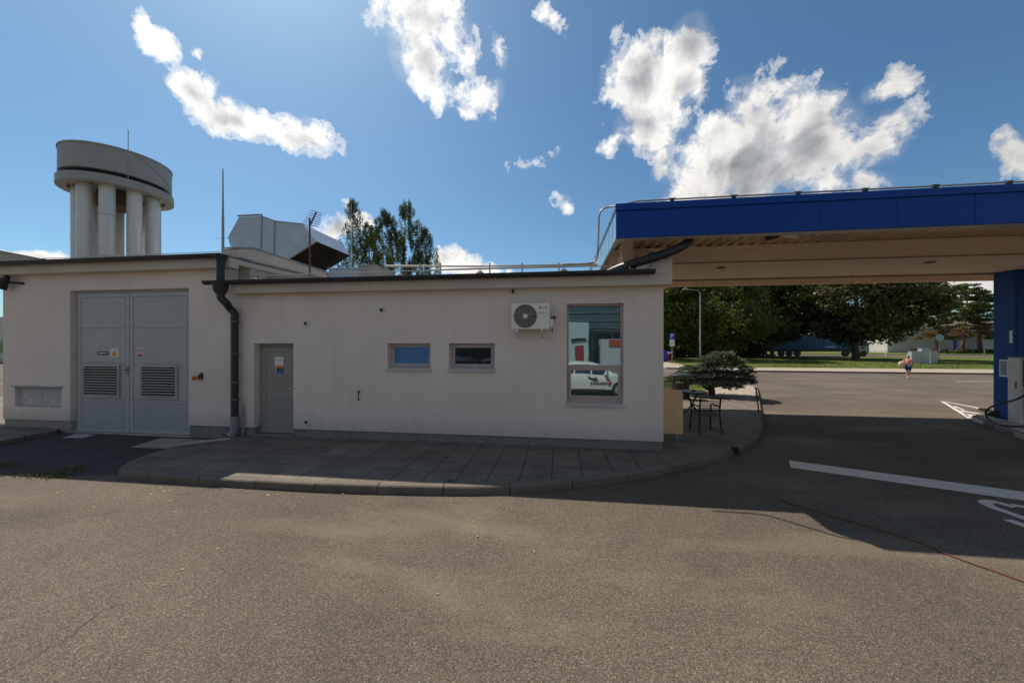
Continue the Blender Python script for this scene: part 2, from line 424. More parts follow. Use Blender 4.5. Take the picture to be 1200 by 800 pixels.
    nb = N.noise(D0, 2.6, 8, .6, .3); cov = N.math('MULTIPLY', N.ramp(nb, [(.47, 0), (.60, 1)], 'EASE'), back)
    bc = N.n('ShaderNodeVectorMath', operation='SCALE'); bc.inputs[0].default_value = (1.0, .93, .83); N.l(N.math('MULTIPLY_ADD', nb, -5.0, 7.2), bc.inputs[3])
    N.l(N.mix(cov, seen, bc.outputs[0]), bg.inputs[0])
SKY_STRENGTH = .096; SKY_TINT = (.70, .98, 1.08); CLOUD_LUM = 10.2
make_world()
sun = bpy.data.lights.new('sun', 'SUN'); sun.energy = 5.0; sun.angle = R(.53); sun.color = (1, .91, .79)
so = bpy.data.objects.new('sun', sun); C.objects.link(so); so.location = SUNV*60
so.rotation_euler = SUNV.to_track_quat('Z', 'Y').to_euler()
cam = bpy.data.cameras.new('camera'); co = bpy.data.objects.new('camera', cam); C.objects.link(co); sc.camera = co
cam.sensor_width = 36; cam.lens = 36*420/1200; cam.clip_end = 5000; cam.clip_start = .05
cam.shift_y = 2.3/1200
co.location = (0, 0, CAMH); co.rotation_euler = (math.pi/2, 0, TH)
sc.view_settings.view_transform = 'Standard'; sc.view_settings.look = 'None'
sc.view_settings.exposure = EXPOSURE = 0.0; sc.view_settings.gamma = 1
sc.cycles.use_denoising = True; sc.cycles.max_bounces = 8; sc.cycles.transparent_max_bounces = 8
sc.cycles.sample_clamp_indirect = 8

# ------------------------------------------------------------------ ground
def sheet(name, pts, m, z, kind='structure', grid=None, **kw):
    mb = MB(); mb.add([(p[0], p[1], z) for p in pts], [tuple(range(len(pts)))])
    o = mb.build(name, m)
    if o.data.polygons[0].normal.z < 0: o.data.flip_normals()
    return tag(o, kind=kind, **kw)
def slab(name, pts, m, z0, z1, kind='structure', **kw):
    mb = MB(); mb.prism([(p[0], p[1], z0) for p in pts], (0, 0, z1-z0)); return tag(mb.build(name, m), kind=kind, **kw)
def smooth(pts, n=6):
    """Catmull-Rom through 2d/3d points"""
    P = [Vector(p) for p in pts]; P = [2*P[0]-P[1]] + P + [2*P[-1]-P[-2]]; out = []
    for i in range(1, len(P)-2):
        for k in range(n):
            t = k/n; a, b, c, d = P[i-1], P[i], P[i+1], P[i+2]
            out.append(.5*((2*b)+(c-a)*t+(2*a-5*b+4*c-d)*t*t+(3*b-a-3*c+d)*t**3))
    return out + [P[-2]]
def ribbon(mb, pts, w, z0, z1, joint=None, closed=False):
    """kerb of stones along a line; the line is the outer edge, w to the left"""
    P = [Vector((p[0], p[1], 0)) for p in pts]
    acc = 0
    offs = []
    for i in range(len(P)):
        t = (P[min(i+1, len(P)-1)]-P[max(i-1, 0)]).normalized(); offs.append(Vector((-t.y, t.x, 0))*w)
    step = joint or 1.0
    # resample
    cum = [0]
    for i in range(1, len(P)): cum.append(cum[-1]+(P[i]-P[i-1]).length)
    def at(s):
        s = min(max(s, 0), cum[-1])
        for i in range(1, len(P)):
            if s <= cum[i] or i == len(P)-1:
                t = (s-cum[i-1])/max(cum[i]-cum[i-1], 1e-9); return P[i-1].lerp(P[i], t), offs[i-1].lerp(offs[i], t)
    s = 0; rnd = random.Random(4)
    while s < cum[-1]-.05:
        e = min(s+step, cum[-1]); n = max(2, int((e-s)/.25)); dz = rnd.uniform(-.007, .007); vs = []
        ch = .018
        for k in range(n+1):
            p, o = at(s+.008+(e-s-.016)*k/n); u = o.normalized()
            for q, z in ((p, z0), (p, z1+dz-ch), (p+u*ch, z1+dz), (p+o, z1+dz), (p+o, z0)): vs.append((q.x, q.y, z))
        fs = []
        for k in range(n):
            for j in range(4): fs.append((k*5+j, (k+1)*5+j, (k+1)*5+j+1, k*5+j+1))
        fs += [(4,3,2,1,0), tuple(n*5+j for j in range(5))]
        mb.add(vs, fs); s = e
EARTH = mat('earth', (.14, .125, .07), .95, var=.35, scale=.4)
sheet('ground', [(-1500,-1500),(1500,-1500),(1500,1500),(-1500,1500)], GRASS, -.03)
road = sheet('road', [(-70,-60),(90,-60),(90,30.3),(14,30.9),(9.5,33.8),(9.5,46),(-70,46)], ASPH, 0)
# pavement in front of the building (top .12)
outer = [onZ(x, y, .12) for x, y in ((262,513.6),(192,526),(152,539.5),(140,547),(141,551.5),(175,555),(240,559.5),(300,563),(380,567),(467,569.5),(550,570.5),(600,569),(640,566),(704,559),(758,551),(807,541),(840,533),(866,524),(884,514),(892,504),(894,495),(893,484),(891,472),(889,458))]
oc = smooth([(p.x, p.y, 0) for p in outer[:4]], 4)[:-1] + smooth([(p.x, p.y, 0) for p in outer[3:]], 6)
kb = MB(); ribbon(kb, oc, .13, -.05, .12, 1.0)
tag(kb.build('kerb', KERB), kind='structure')
inner = []
for i in range(len(oc)):
    t = (oc[min(i+1, len(oc)-1)]-oc[max(i-1, 0)]).normalized(); inner.append(oc[i]+Vector((-t.y, t.x, 0))*.128)
far_in = onZ(889, 458, .12)
pavpoly = inner + [Vector((1.95, far_in.y, 0)), Vector((1.95, 7.56, 0)), Vector((-8.0, 7.56, 0))]
def clip_y(poly, yy, above):
    out = []
    for i in range(len(poly)):
        a, b = poly[i], poly[(i+1) % len(poly)]
        ia, ib = (a.y > yy) == above, (b.y > yy) == above
        if ia: out.append(a)
        if ia != ib: t = (yy-a.y)/(b.y-a.y); out.append(a.lerp(b, t))
    return out
bedY = onZ(860, 470, .12).y
pv = clip_y(pavpoly, bedY, False)
slab('pavement', pv, SLAB, -.04, .116)
bed = clip_y(pavpoly, bedY, True)
slab('gravel_bed', bed, GRAVEL, -.04, .10)
kb = MB(); kb.box(2.2, max(p.x for p in bed if p.y < bedY+.01)-.02, bedY-.04, bedY+.04, 0, .128); tag(kb.build('kerb', KERB), kind='structure')
# far strip of lawn behind the bed, left of the road
lw = [Vector((2.2, far_in.y, 0)), Vector((far_in.x-2.1, far_in.y, 0)), onZ(850, 449, .06), onZ(800, 443.5, .06), Vector((-3, 24.0, 0)), Vector((-3, far_in.y, 0))]
slab('lawn', [(p.x, p.y) for p in lw], GRASS, -.04, .09)
gv = [Vector((far_in.x-2.1, far_in.y+.01, 0)), far_in+Vector((-.12,.01,0)), onZ(884, 452, .1), onZ(862, 449.5, .1), onZ(850, 449, .1)]
slab('gravel_bed', [(p.x, p.y) for p in gv], GRAVEL, -.04, .085)
kb = MB(); ribbon(kb, smooth([(p.x, p.y, 0) for p in (far_in, onZ(886,452,.12), onZ(870,447.5,.12), onZ(845,445.5,.12), onZ(800,441,.12), Vector((-3, 24.6, 0)))], 5), .12, -.04, .115, 1.0)
tag(kb.build('kerb', KERB), kind='structure')
# left pavement
lp = [onZ(x, y, .1) for x, y in ((60,505.2),(40,508.5),(0,516),(-60,528),(-160,540))]
kb = MB(); ribbon(kb, [(p.x, p.y, 0) for p in lp[::-1]], .1, -.04, .1, 1.0)
tag(kb.build('kerb', KERB), kind='structure')
slab('pavement', [(-12.75, 7.6), (lp[0].x-.02, lp[0].y+.1)] + [(p.x, p.y+.1) for p in lp[1:]] + [(-26, 14), (-14.4, 14)], SLAB, -.04, .096)
# dark newer asphalt in front of the big door, paler apron strips
da = [onZ(x, y, 0) for x, y in ((262,516),(190,527.5),(150,541),(139,555),(100,557),(60,556),(20,555),(-60,556),(-120,548),(-60,530),(0,518),(60,507.5),(84,503))]
sheet('asphalt_patch', [(p.x, min(p.y, 7.60)) for p in da], DARKASPH, .004)
ap = [onZ(x, y, 0) for x, y in ((188,513.5),(222,514.5),(262,517),(200,526.2),(153,524.5))]
sheet('concrete_apron', [(p.x, p.y) for p in ap], PLINTH2, .010)
# road paint
def paint(name, px, z=.006, m=LMARK): return sheet(name, [onZ(x, y, 0) for x, y in px], m, z)
paint('lane_line', ((924.5,539.5),(926.3,547.8),(1290,599.5),(1290,588.3)))
paint('road_hatching', ((1101.9,470),(1106,470.2),(1139,489.5),(1134,490)))
paint('road_hatching', ((1106.3,470.4),(1108,470.2),(1172,482.4),(1171,483.8)))
paint('road_hatching', ((1119,475.6),(1131,480.2),(1129.5,480.8),(1116.5,476.3)) )
paint('road_hatching', ((1124,480.5),(1146,483.6),(1150,485.2),(1127,482.4)))
paint('road_hatching', ((1130,484.8),(1160,487),(1161,488.3),(1134,488)))
def stroke(name, px, w, z=.007):
    mb = MB()
    P = smooth([onZ(x, y, 0) for x, y in px], 5); vs = []
    for i, p in enumerate(P):
        t = (P[min(i+1, len(P)-1)]-P[max(i-1, 0)]).normalized(); o = Vector((-t.y, t.x, 0))*w/2
        vs += [(p.x+o.x, p.y+o.y, z), (p.x-o.x, p.y-o.y, z)]
    mb.add(vs, [(2*i, 2*i+1, 2*i+3, 2*i+2) for i in range(len(P)-1)])
    return tag(mb.build(name, LMARK), kind='structure')
stroke('road_lettering', ((1190,594.5),(1180,592),(1168,588.6),(1158,587.8),(1154.5,589.2),(1160,593),(1172,597.5),(1188,603),(1202,608),(1222,613)), .13)
stroke('road_lettering', ((1186,592.2),(1200,594.5),(1216,597),(1228,603),(1226,610)), .12, .011)
stroke('road_lettering', ((1180,608.8),(1190,612.4),(1202,616.5),(1220,621.5)), .13)
TARM = mat('tar_joint', (.16, .14, .12), .8)
def strip(name, px, w, m, z=.006):
    o = stroke(name, px, w, z); o.data.materials.clear(); o.data.materials.append(m); return o
strip('road_joint', ((850,528),(900,532.5),(1000,535.8),(1100,538.5),(1200,541.5),(1260,543)), .018, TARM)
CRK = mat('crack_dark', (.025, .022, .02), .95)
rc = random.Random(8)
def crack(px, w=.014):
    P = [Vector(p) for p in px]; pts = []
    for i in range(len(P)-1):
        for k in range(5): q = P[i].lerp(P[i+1], k/5); pts.append((q.x+rc.uniform(-2, 2), q.y+rc.uniform(-.8, .8)))
    strip('road_crack', pts, w, CRK, .005)
crack(((0,790),(40,770),(80,748),(120,715),(160,702)), .004)
crack(((205,580),(235,575),(252,570)), .006)
crack(((700,640),(760,632),(830,625)), .003)
# far side: pavement, lawn, second road
sy = 30.3
kb = MB(); ribbon(kb, [(90, sy, 0), (30, sy, 0), (14, sy+.6, 0), (9.6, sy+3.3, 0)][::-1], -.14, -.04, .12, 1.0); 
o = kb.build('kerb', KERB); tag(o, kind='structure')
slab('pavement', [(14.05, sy+.75), (30, sy+.14), (90, sy+.14), (90, 34.6), (13, 34.6), (9.7, 33.7)], SAND, -.04, .114)
slab('lawn', [(12.5, 34.61), (90, 34.61), (90, 64.5), (12.5, 64.5)], GRASS, -.02, .10)
slab('verge', [(-40, 46), (9.5, 46), (9.5, 34), (12.49, 34.61), (12.49, 64), (-40, 64)], SAND, -.02, .08)
paint('bay_line', ((1120,447.3),(1160,447.1),(1190,447.1),(1190,446.75),(1160,446.75),(1120,446.95)), m=mat('faded_paint', (.42, .36, .29), .8))
sheet('road', [(-60, 65.5), (150, 65.5), (150, 80), (-60, 80)], ASPH, .004)
kb = MB(); kb.box(-60, 150, 65.2, 65.4, -.02, .12); kb.box(-60, 150, 80, 80.2, -.02, .12); tag(kb.build('kerb', KERB), kind='structure')
slab('lawn', [(-60, 80.3), (150, 80.3), (150, 140), (-60, 140)], GRASS, -.02, .10)

# ------------------------------------------------------------------ the station building
Y0 = 7.5; T = .34
def wall_open(mb, x0, x1, z0, z1, y, t, ops):
    xs = sorted({x0, x1} | {v for o in ops for v in (o[0], o[1])}); zs = sorted({z0, z1} | {min(max(v, z0), z1) for o in ops for v in (o[2], o[3])})
    def solid(x, z): return not any(o[0] < x < o[1] and o[2] < z < o[3] for o in ops)
    for i in range(len(xs)-1):
        j = 0
        while j < len(zs)-1:
            a, b = zs[j], zs[j+1]
            if solid((xs[i]+xs[i+1])/2, (a+b)/2):
                mb.quad((xs[i], y, a), (xs[i+1], y, a), (xs[i+1], y, b), (xs[i], y, b))
                mb.quad((xs[i], y+t, b), (xs[i+1], y+t, b), (xs[i+1], y+t, a), (xs[i], y+t, a))
            j += 1
    for (a, b, c, d) in ops:
        c2, d2 = max(c, z0), min(d, z1)
        if d2 <= c2: continue
        mb.quad((a, y, c2), (a, y+t, c2), (a, y+t, d2), (a, y, d2)); mb.quad((b, y, d2), (b, y+t, d2), (b, y+t, c2), (b, y, c2))
        if d <= z1: mb.quad((a, y, d2), (a, y+t, d2), (b, y+t, d2), (b, y, d2))
        if c >= z0: mb.quad((a, y, c2), (b, y, c2), (b, y+t, c2), (a, y+t, c2))
    mb.quad((x0, y, z0), (x0, y, z1), (x0, y+t, z1), (x0, y+t, z0)); mb.quad((x1, y, z1), (x1, y, z0), (x1, y+t, z0), (x1, y+t, z1))
    mb.quad((x0, y, z1), (x1, y, z1), (x1, y+t, z1), (x0, y+t, z1))
B = thing('station_building', 'long single storey beige rendered service building with dark gutters and grey doors', 'building', (-6, Y0+.2, 0))
XL, XM, XR = FX(3.5, Y0), -7.82, FX(777.5, Y0)
dbig = (FX(82, Y0), FX(221.5, Y0), -.1, FZ(150, 339, Y0))
dsm = (FX(297.5, Y0), FX(343.8, Y0), -.1, 2.26)
w1 = (FX(454, Y0), FX(504.6, Y0), FZ(480, 431.5, Y0), 2.265)
w2 = (FX(526, Y0), FX(579.5, Y0), FZ(550, 432.3, Y0), 2.265)
w3 = (FX(664, Y0), FX(730.8, Y0), FZ(700, 473, Y0), FZ(700, 355.4, Y0))
ebox = (FX(17.5, Y0), FX(72, Y0), FZ(45, 477, Y0), FZ(45, 453.5, Y0))
PZ = .30
mb = MB(); wall_open(mb, XL, XM, PZ, 4.1, Y0, T, [dbig, ebox]); wall_open(mb, XM, XR, PZ, 3.55, Y0, T, [dsm, w1, w2, w3])
mb.box(XL, XL+T, Y0+T, 14.5, PZ, 4.1); mb.box(XL, XM, 14.5, 14.8, PZ, 4.1); mb.box(XR-T, XR, Y0+T, 13.0, PZ, 3.55); mb.box(XM, XR, 13, 13.3, PZ, 3.55)
mb.build('wall', WALL, B)
mb = MB()
for a, b in ((XL+.015, dbig[0]), ): mb.box(a, b, Y0+.025, Y0+T-.02, -.1, PZ)
mb.box(XL+.02, XL+T, Y0+T, 14.5, -.1, PZ)
mb.build('plinth', PLINTH2, B)
mb = MB()
for a, b in ((dbig[1], dsm[0]), (dsm[1], XR-.02)): mb.box(a, b, Y0+.025, Y0+T-.02, -.1, PZ)
mb.box(XR-T, XR-.02, Y0+T, 13, -.1, PZ)
mb.build('plinth', PLINTH, B)
# cornice bands, soffits, roofs
mb = MB(); mb.box(XL-.1, XM+.35, 7.26, Y0-.003, 4.0, 4.22); mb.box(XL-.1, XM+.35, Y0, 14.8, 4.103, 4.22)
mb.box(XM+.36, XR+.10, 7.27, Y0-.003, 3.40, 3.60); mb.build('cornice', WALL2, B, bevel=.006)
mb = MB()
mb.add([(XL-.1,7.24,4.222),(XM+.35,7.24,4.222),(XM+.35,14.8,4.42),(XL-.1,14.8,4.42),(XL-.1,7.24,4.26),(XM+.35,7.24,4.26),(XM+.35,14.8,4.46),(XL-.1,14.8,4.46)], [(0,3,2,1),(4,5,6,7),(0,1,5,4),(1,2,6,5),(2,3,7,6),(3,0,4,7)])
mb.build('roof', ROOFG, B)
mb = MB()
mb.add([(XM+.36,7.24,3.602),(XR-.3,7.24,3.602),(XR-.3,13.2,3.64),(XM+.36,13.2,3.64),(XM+.36,7.24,3.66),(XR-.3,7.24,3.66),(XR-.3,13.2,3.76),(XM+.36,13.2,3.76)], [(0,3,2,1),(4,5,6,7),(0,1,5,4),(1,2,6,5),(2,3,7,6),(3,0,4,7)])
mb.build('roof', ROOFG, B)
# raised side wall of the taller wing, and the end parapet
mb = MB()
mb.prism([(XM-.10, 7.55, 4.3), (XM-.10, 11.2, 4.3), (XM-.10, 11.2, 4.55), (XM-.10, 7.95, 4.60), (XM-.10, 7.55, 4.50)], (.40, 0, 0))
mb.box(XM-.10, XM+.30, 7.86, 11.2, 3.5, 4.3)
pw = mb.build('parapet', WALL2, B)
mb = MB(); mb.prism([(XM-.13, 7.50, 4.50), (XM-.13, 7.94, 4.605), (XM-.13, 11.24, 4.555), (XM-.13, 11.24, 4.59), (XM-.13, 7.93, 4.64), (XM-.13, 7.50, 4.53)], (.46, 0, 0))
mb.build('capping', ZINCD, pw)
mb = MB(); mb.box(XM+.301, XM+1.25, 8.4, 9.4, 3.62, 4.05); mb.build('flashing', CONC, B)
mb = MB(); mb.box(XR-.30, XR+.10, 7.27, 13, 3.602, 4.0); pe = mb.build('parapet', WALL2, B)
mb = MB(); mb.box(XR-.33, XR+.13, 7.23, 13.03, 4.002, 4.03); mb.build('capping', GUT, pe)
# gutters: half-round troughs
def gutter(name, x0, x1, y, z, r=.075):
    mb = MB(); prof = []
    for k in range(9): a = math.pi+math.pi*k/8; prof.append((math.cos(a)*r, math.sin(a)*r))
    prof += [(r*.88, 0)] + [(math.cos(a)*r*.88, math.sin(a)*r*.88) for a in [2*math.pi-math.pi*k/8 for k in range(1, 8)]] + [(-r*.88, 0)]
    mb.prism([(x0, y+p[0], z+p[1]) for p in prof], (x1-x0, 0, 0))
    mb.tube([(x0, y-r, z), (x1, y-r, z)], .011, 6)
    for xx in (x0, x1-.006): mb.prism([(xx, y+p[0]*.93, z+p[1]*.93) for p in prof[:9]], (.006, 0, 0))
    x = x0+.4
    g = mb.build(name, GUT, B, smooth=40)
    while x < x1: box('bracket', GUT, g, x-.012, x+.012, y-r-.008, 7.262, z-.012, z+.012); x += .9
    return g
gutter('gutter', XL-.15, XM+.30, 7.16, 4.275, .08); gutter('gutter', XM-.19, XR-.25, 7.165, 3.665, .08)
# flashing above gutters
mb = MB(); mb.box(XL-.12, XM+.33, 7.2, 7.4, 4.262, 4.285); mb.box(XM+.36, XR-.32, 7.2, 7.4, 3.662, 3.69); mb.build('eave_flashing', ZINCD, B)

# --- big double door
yd = Y0+.12
def quadpx(px0, py0, px1, py1, y): return (FX(px0, y), FX(px1, y), FZ((px0+px1)/2, py1, y), FZ((px0+px1)/2, py0, y))
x0, x1, z0, z1 = dbig[0], dbig[1], .03, dbig[3]
D = MB(); D.box(x0, x0+.09, yd, yd+.1, z0, z1); D.box(x1-.05, x1, yd, yd+.1, z0, z1); D.box(x0+.09, x1-.05, yd, yd+.1, z1-.06, z1)
dr = D.build('door_frame', GREYDOOR, B, bevel=.004)
box('lintel_shadow_gap', DARK, dr, x0, x1, yd+.11, yd+.13, z0, z1)
box('threshold', CONC, B, x0, x1, Y0+.02, yd-.001, -.05, .028)
xs = FX(153.5, yd); zt = z1-.07; ly = yd-.035
ZA, ZB, ZC = FZ(120, 384.8, yd), FZ(120, 425.6, yd), FZ(120, 467.5, yd)
for side, (a, b) in enumerate(((x0+.095, xs-.008), (xs+.008, x1-.055))):
    mb = MB(); fr = .10
    mb.box(a, b, ly+.02, ly+.05, z0+.01, zt)                 # sheet
    mb.box(a, a+fr, ly, ly+.02, z0+.01, zt); mb.box(b-fr, b, ly, ly+.02, z0+.01, zt)
    mb.box(a+fr, b-fr, ly, ly+.02, zt-fr, zt); mb.box(a+fr, b-fr, ly, ly+.02, z0+.01, z0+.10)
    for (u, v) in ((ZA+.012, zt-fr-.012), (ZB+.012, ZA-.012), (ZC+.02, ZB-.012)): mb.box(a+fr+.012, b-fr-.012, ly+.004, ly+.02, u, v)
    leaf = mb.build('door_leaf', GREYDOOR, B, bevel=.003)
    mb = MB(); k = z0+.11                                   # ribbed kick panel
    while k < ZC-.03:
        mb.prism([(a+fr+.01, ly+.019, k), (a+fr+.01, ly+.003, k+.008), (a+fr+.01, ly+.003, k+.034), (a+fr+.01, ly+.019, k+.044)], (b-a-2*fr-.02, 0, 0)); k += .05
    mb.build('ribbed_panel', GREYDOOR, leaf)
    # louvre
    if side == 0: la, lb = FX(97.5, ly), FX(140.8, ly)
    else: la, lb = FX(165, ly), FX(208.5, ly)
    lz0, lz1 = FZ(120, 465.5, ly), FZ(120, 427.2, ly)
    mb = MB(); f = .045
    mb.box(la, lb, ly-.03, ly+.003, lz1-f, lz1); mb.box(la, lb, ly-.03, ly+.003, lz0, lz0+f); mb.box(la, la+f, ly-.03, ly+.003, lz0+f, lz1-f); mb.box(lb-f, lb, ly-.03, ly+.003, lz0+f, lz1-f)
    n = 11
    for i in range(n):
        z = lz0+f+(lz1-lz0-2*f)*(i+.15)/n
        mb.add([(la+f, ly-.026, z), (lb-f, ly-.026, z), (lb-f, ly+.0, z+.012), (la+f, ly+.0, z+.012), (la+f, ly-.026, z+.020), (lb-f, ly-.026, z+.020), (lb-f, ly-.002, z+.028), (la+f, ly-.002, z+.028)], [(0,3,2,1),(4,5,6,7),(0,1,5,4),(2,3,7,6)])
    lv = mb.build('louvre', mat('louvre_alu', (.42, .42, .38), .5, .2, dirt=.3), leaf)
    box('louvre_back', DARK, lv, la+f, lb-f, ly+.0035, ly+.0038+.001, lz0+f, lz1-f)
    for hz in (.5, 1.9, 3.1):
        mb = MB(); xx = a-.02 if side == 0 else b+.02; mb.tube([(xx, ly-.01, hz), (xx, ly-.01, hz+.14)], .018, 8); mb.build('hinge', GREYDOOR, leaf, smooth=40)
    if side == 0:
        mb = MB(); hx, hz = FX(150, ly), FZ(150, 433, ly)
        mb.box(hx-.02, hx+.02, ly-.012, ly, hz-.13, hz+.08); mb.tube([(hx, ly-.01, hz), (hx, ly-.06, hz), (hx-.13, ly-.06, hz)], .012, 8); mb.build('handle', mat('old_brass', (.30, .17, .09), .4, .6), leaf)
        def sgn(px0, py0, px1, py1, m, nm, d=.004): 
            q = quadpx(px0, py0, px1, py1, ly); return MB().box(q[0], q[1], ly-d, ly+.0035, q[2], q[3]).build(nm, m, leaf), q
        o, q = sgn(114.2, 411.8, 126.4, 415.8, BLACK, 'name_plate')
        for i, (u, v) in enumerate(((.14, .62), (.66, .9))): box('plate_mark', WHITE, o, q[0]+(q[1]-q[0])*u, q[0]+(q[1]-q[0])*v, ly-.007, ly-.0045, q[2]+.4*(q[3]-q[2]), q[2]+.7*(q[3]-q[2]))
        o, q = sgn(129.8, 408.3, 138.8, 418.5, WHITE, 'warning_sign')
        cx, w, h = (q[0]+q[1])/2, (q[1]-q[0])*.42, (q[3]-q[2])
        MB().prism([(cx-w, ly-.0045, q[2]+.1*h), (cx+w, ly-.0045, q[2]+.1*h), (cx, ly-.0045, q[3]-.08*h)], (0, -.002, 0)).build('warning_triangle', YELLOW, o)
        MB().prism([(cx-w*.1, ly-.007, q[2]+.2*h), (cx+w*.2, ly-.007, q[2]+.42*h), (cx-.02*w, ly-.007, q[2]+.45*h), (cx+w*.1, ly-.007, q[3]-.32*h), (cx-w*.25, ly-.007, q[2]+.38*h), (cx, ly-.007, q[2]+.36*h)], (0, -.001, 0)).build('lightning_mark', BLACK, o)
    else:
        q = quadpx(160.3, 407.3, 167.3, 417.8, ly); o = box('prohibition_sign', WHITE, leaf, q[0], q[1], ly-.004, ly+.0035, q[2], q[3])
        cx, cz, rr = (q[0]+q[1])/2, q[2]+.66*(q[3]-q[2]), (q[1]-q[0])*.33
        mb = MB(); mb.tube([(cx+rr*math.cos(t*math.pi/8), ly-.006, cz+rr*math.sin(t*math.pi/8)) for t in range(17)], .008, 6); mb.tube([(cx-rr*.7, ly-.006, cz+rr*.7), (cx+rr*.7, ly-.006, cz-rr*.7)], .007, 6); mb.build('prohibition_ring', RED, o)
        box('red_band', RED, o, q[0]+.01, q[1]-.01, ly-.006, ly-.0045, q[2]+.01, q[2]+.3*(q[3]-q[2]))

# --- small door
yd = Y0+.17; a, b = dsm[0], dsm[1]; z0, z1 = .14, dsm[3]
mb = MB(); mb.box(a, a+.07, yd, yd+.08, z0, z1); mb.box(b-.06, b, yd, yd+.08, z0, z1); mb.box(a+.07, b-.06, yd, yd+.08, z1-.08, z1); fr = mb.build('door_frame', GREYDOOR2, B, bevel=.004)
mb = MB(); la, lb = a+.072, b-.062; ly = yd-.015
mb.box(la, lb, ly+.01, ly+.05, z0+.015, z1-.085); mb.box(la, la+.12, ly-.004, ly+.01, z0+.015, z1-.085); mb.box(lb-.1, lb, ly-.004, ly+.01, z0+.015, z1-.085)
mb.box(la+.12, lb-.1, ly-.004, ly+.01, z1-.19, z1-.085); mb.box(la+.12, lb-.1, ly-.004, ly+.01, z0+.015, z0+.13)
k = z0+.135; n = 10; hh = (z1-.195-k)/n
for i in range(n): mb.box(la+.124, lb-.104, ly+.001, ly+.0095, k+i*hh+.005, k+(i+1)*hh-.005)
leaf = mb.build('door_leaf', GREYDOOR2, B, bevel=.002)
box('threshold', mat('steel_sill', (.3, .3, .3), .45, .5), B, a, b, Y0-.02, yd+.05, .118, .138)
for hz in (.35, 1.1, 1.95):
    mb = MB(); mb.tube([(a+.06, ly-.02, hz), (a+.06, ly-.02, hz+.12)], .018, 8); mb.box(a+.03, a+.10, ly-.012, ly-.002, hz+.01, hz+.11); mb.build('hinge', mat('hinge_steel', (.4, .4, .4), .4, .5), leaf)
hx, hz = FX(342.6, ly), FZ(342.6, 455, ly); hx = lb-.045
mb = MB(); mb.box(hx-.018, hx+.018, ly-.014, ly-.005, hz-.15, hz+.08); mb.tube([(hx, ly-.01, hz), (hx, ly-.06, hz), (hx-.13, ly-.06, hz+.01)], .011, 8); mb.build('handle', mat('handle_steel', (.6, .58, .55), .3, .7), leaf)
q = quadpx(322, 418, 332, 436.8, ly)
W_, H_ = q[1]-q[0], q[3]-q[2]
nt = box('door_notice', WHITE, leaf, q[0], q[1], ly-.003, ly+.0005, q[2]+.46*H_, q[3])
box('notice_line', mat('ink', (.1, .1, .1), .6), nt, q[0]+.08*W_, q[1]-.08*W_, ly-.0045, ly-.0035, q[2]+.80*H_, q[2]+.83*H_)
for i, (m_, u, v) in enumerate(((ORANGE, .31, .46), (GREEN, .155, .30), (BLUESIGN, 0, .145))):
    s_ = box('notice_pictogram', m_, leaf, q[0]+(.0), q[1]+.03*W_, ly-.003, ly+.0005, q[2]+u*H_, q[2]+v*H_)
    box('pictogram_field', WHITE, s_, q[0]+.05*W_, q[0]+.22*W_, ly-.005, ly-.0035, q[2]+(u+.03)*H_, q[2]+(v-.03)*H_)

# --- windows
def window(o, dy, panes, sill=True, fm=FRAME, tilt=0, fw=.055, glass=None):
    glass = glass or GLASS
    a, b, z0, z1 = o; y = Y0+dy
    mb = MB(); mb.box(a, a+fw, y, y+.07, z0, z1); mb.box(b-fw, b, y, y+.07, z0, z1); mb.box(a+fw, b-fw, y, y+.07, z1-fw, z1); mb.box(a+fw, b-fw, y, y+.07, z0, z0+fw)
    f = mb.build('window', fm, B, bevel=.004)
    for (pa, pb, pc, pd, sash) in panes:
        if sash:
            s = sash; sb = MB(); sb.box(pa, pa+s, -.02, .04, pc, pd); sb.box(pb-s, pb, -.02, .04, pc, pd); sb.box(pa+s, pb-s, -.02, .04, pd-s, pd); sb.box(pa+s, pb-s, -.02, .04, pc, pc+s)
            gb = MB(); gb.box(pa+s, pb-s, .005, .02, pc+s, pd-s)
        else:
            s = 0; sb = None; gb = MB(); gb.box(pa, pb, .01, .025, pc, pd)
        def tf(v):
            yy, zz = v[1], v[2]-pc; c_, s_ = math.cos(tilt), math.sin(tilt)
            return (v[0], y+yy*c_+zz*s_, pc+zz*c_-yy*s_)
        if sb:
            sb.v = [tf(v) for v in sb.v]; so_ = sb.build('sash', fm, f, bevel=.003)
        gb.v = [tf(v) for v in gb.v]; gb.build('pane', glass, f)
    if sill:
        mb = MB(); mb.add([(a-.02, Y0-.05, z0-.035), (b+.02, Y0-.05, z0-.035), (b+.02, y, z0-.002), (a-.02, y, z0-.002), (a-.02, Y0-.05, z0-.012), (b+.02, Y0-.05, z0-.012), (b+.02, y, z0+.012), (a-.02, y, z0+.012)], [(0,3,2,1),(4,5,6,7),(0,1,5,4),(1,2,6,5),(2,3,7,6),(3,0,4,7)])
        mb.box(a-.02, b+.02, Y0-.055, Y0-.05, z0-.05, z0-.012)
        mb.build('sill', mat('sill_alu', (.55, .53, .50), .45, .2), f)
    return f
a, b, c, d = w1; window(w1, .14, [(a+.05, b-.05, c+.05, d-.05, .045)], tilt=R(7), glass=GLASS2)
a, b, c, d = w2; window(w2, .14, [(a+.055, b-.055, c+.055, d-.055, .045)], fw=.06, glass=GLASS2)
a, b, c, d = w3; sp = FZ(697, 429.3, Y0+.1)
f3 = window(w3, .10, [(a+.045, b-.045, sp+.03, d-.045, .0), (a+.045, b-.045, c+.10, sp-.03, .05)], fm=FRAMEB, fw=.045)
box('transom', FRAMEB, f3, a+.045, b-.045, Y0+.095, Y0+.165, sp-.03, sp+.03)
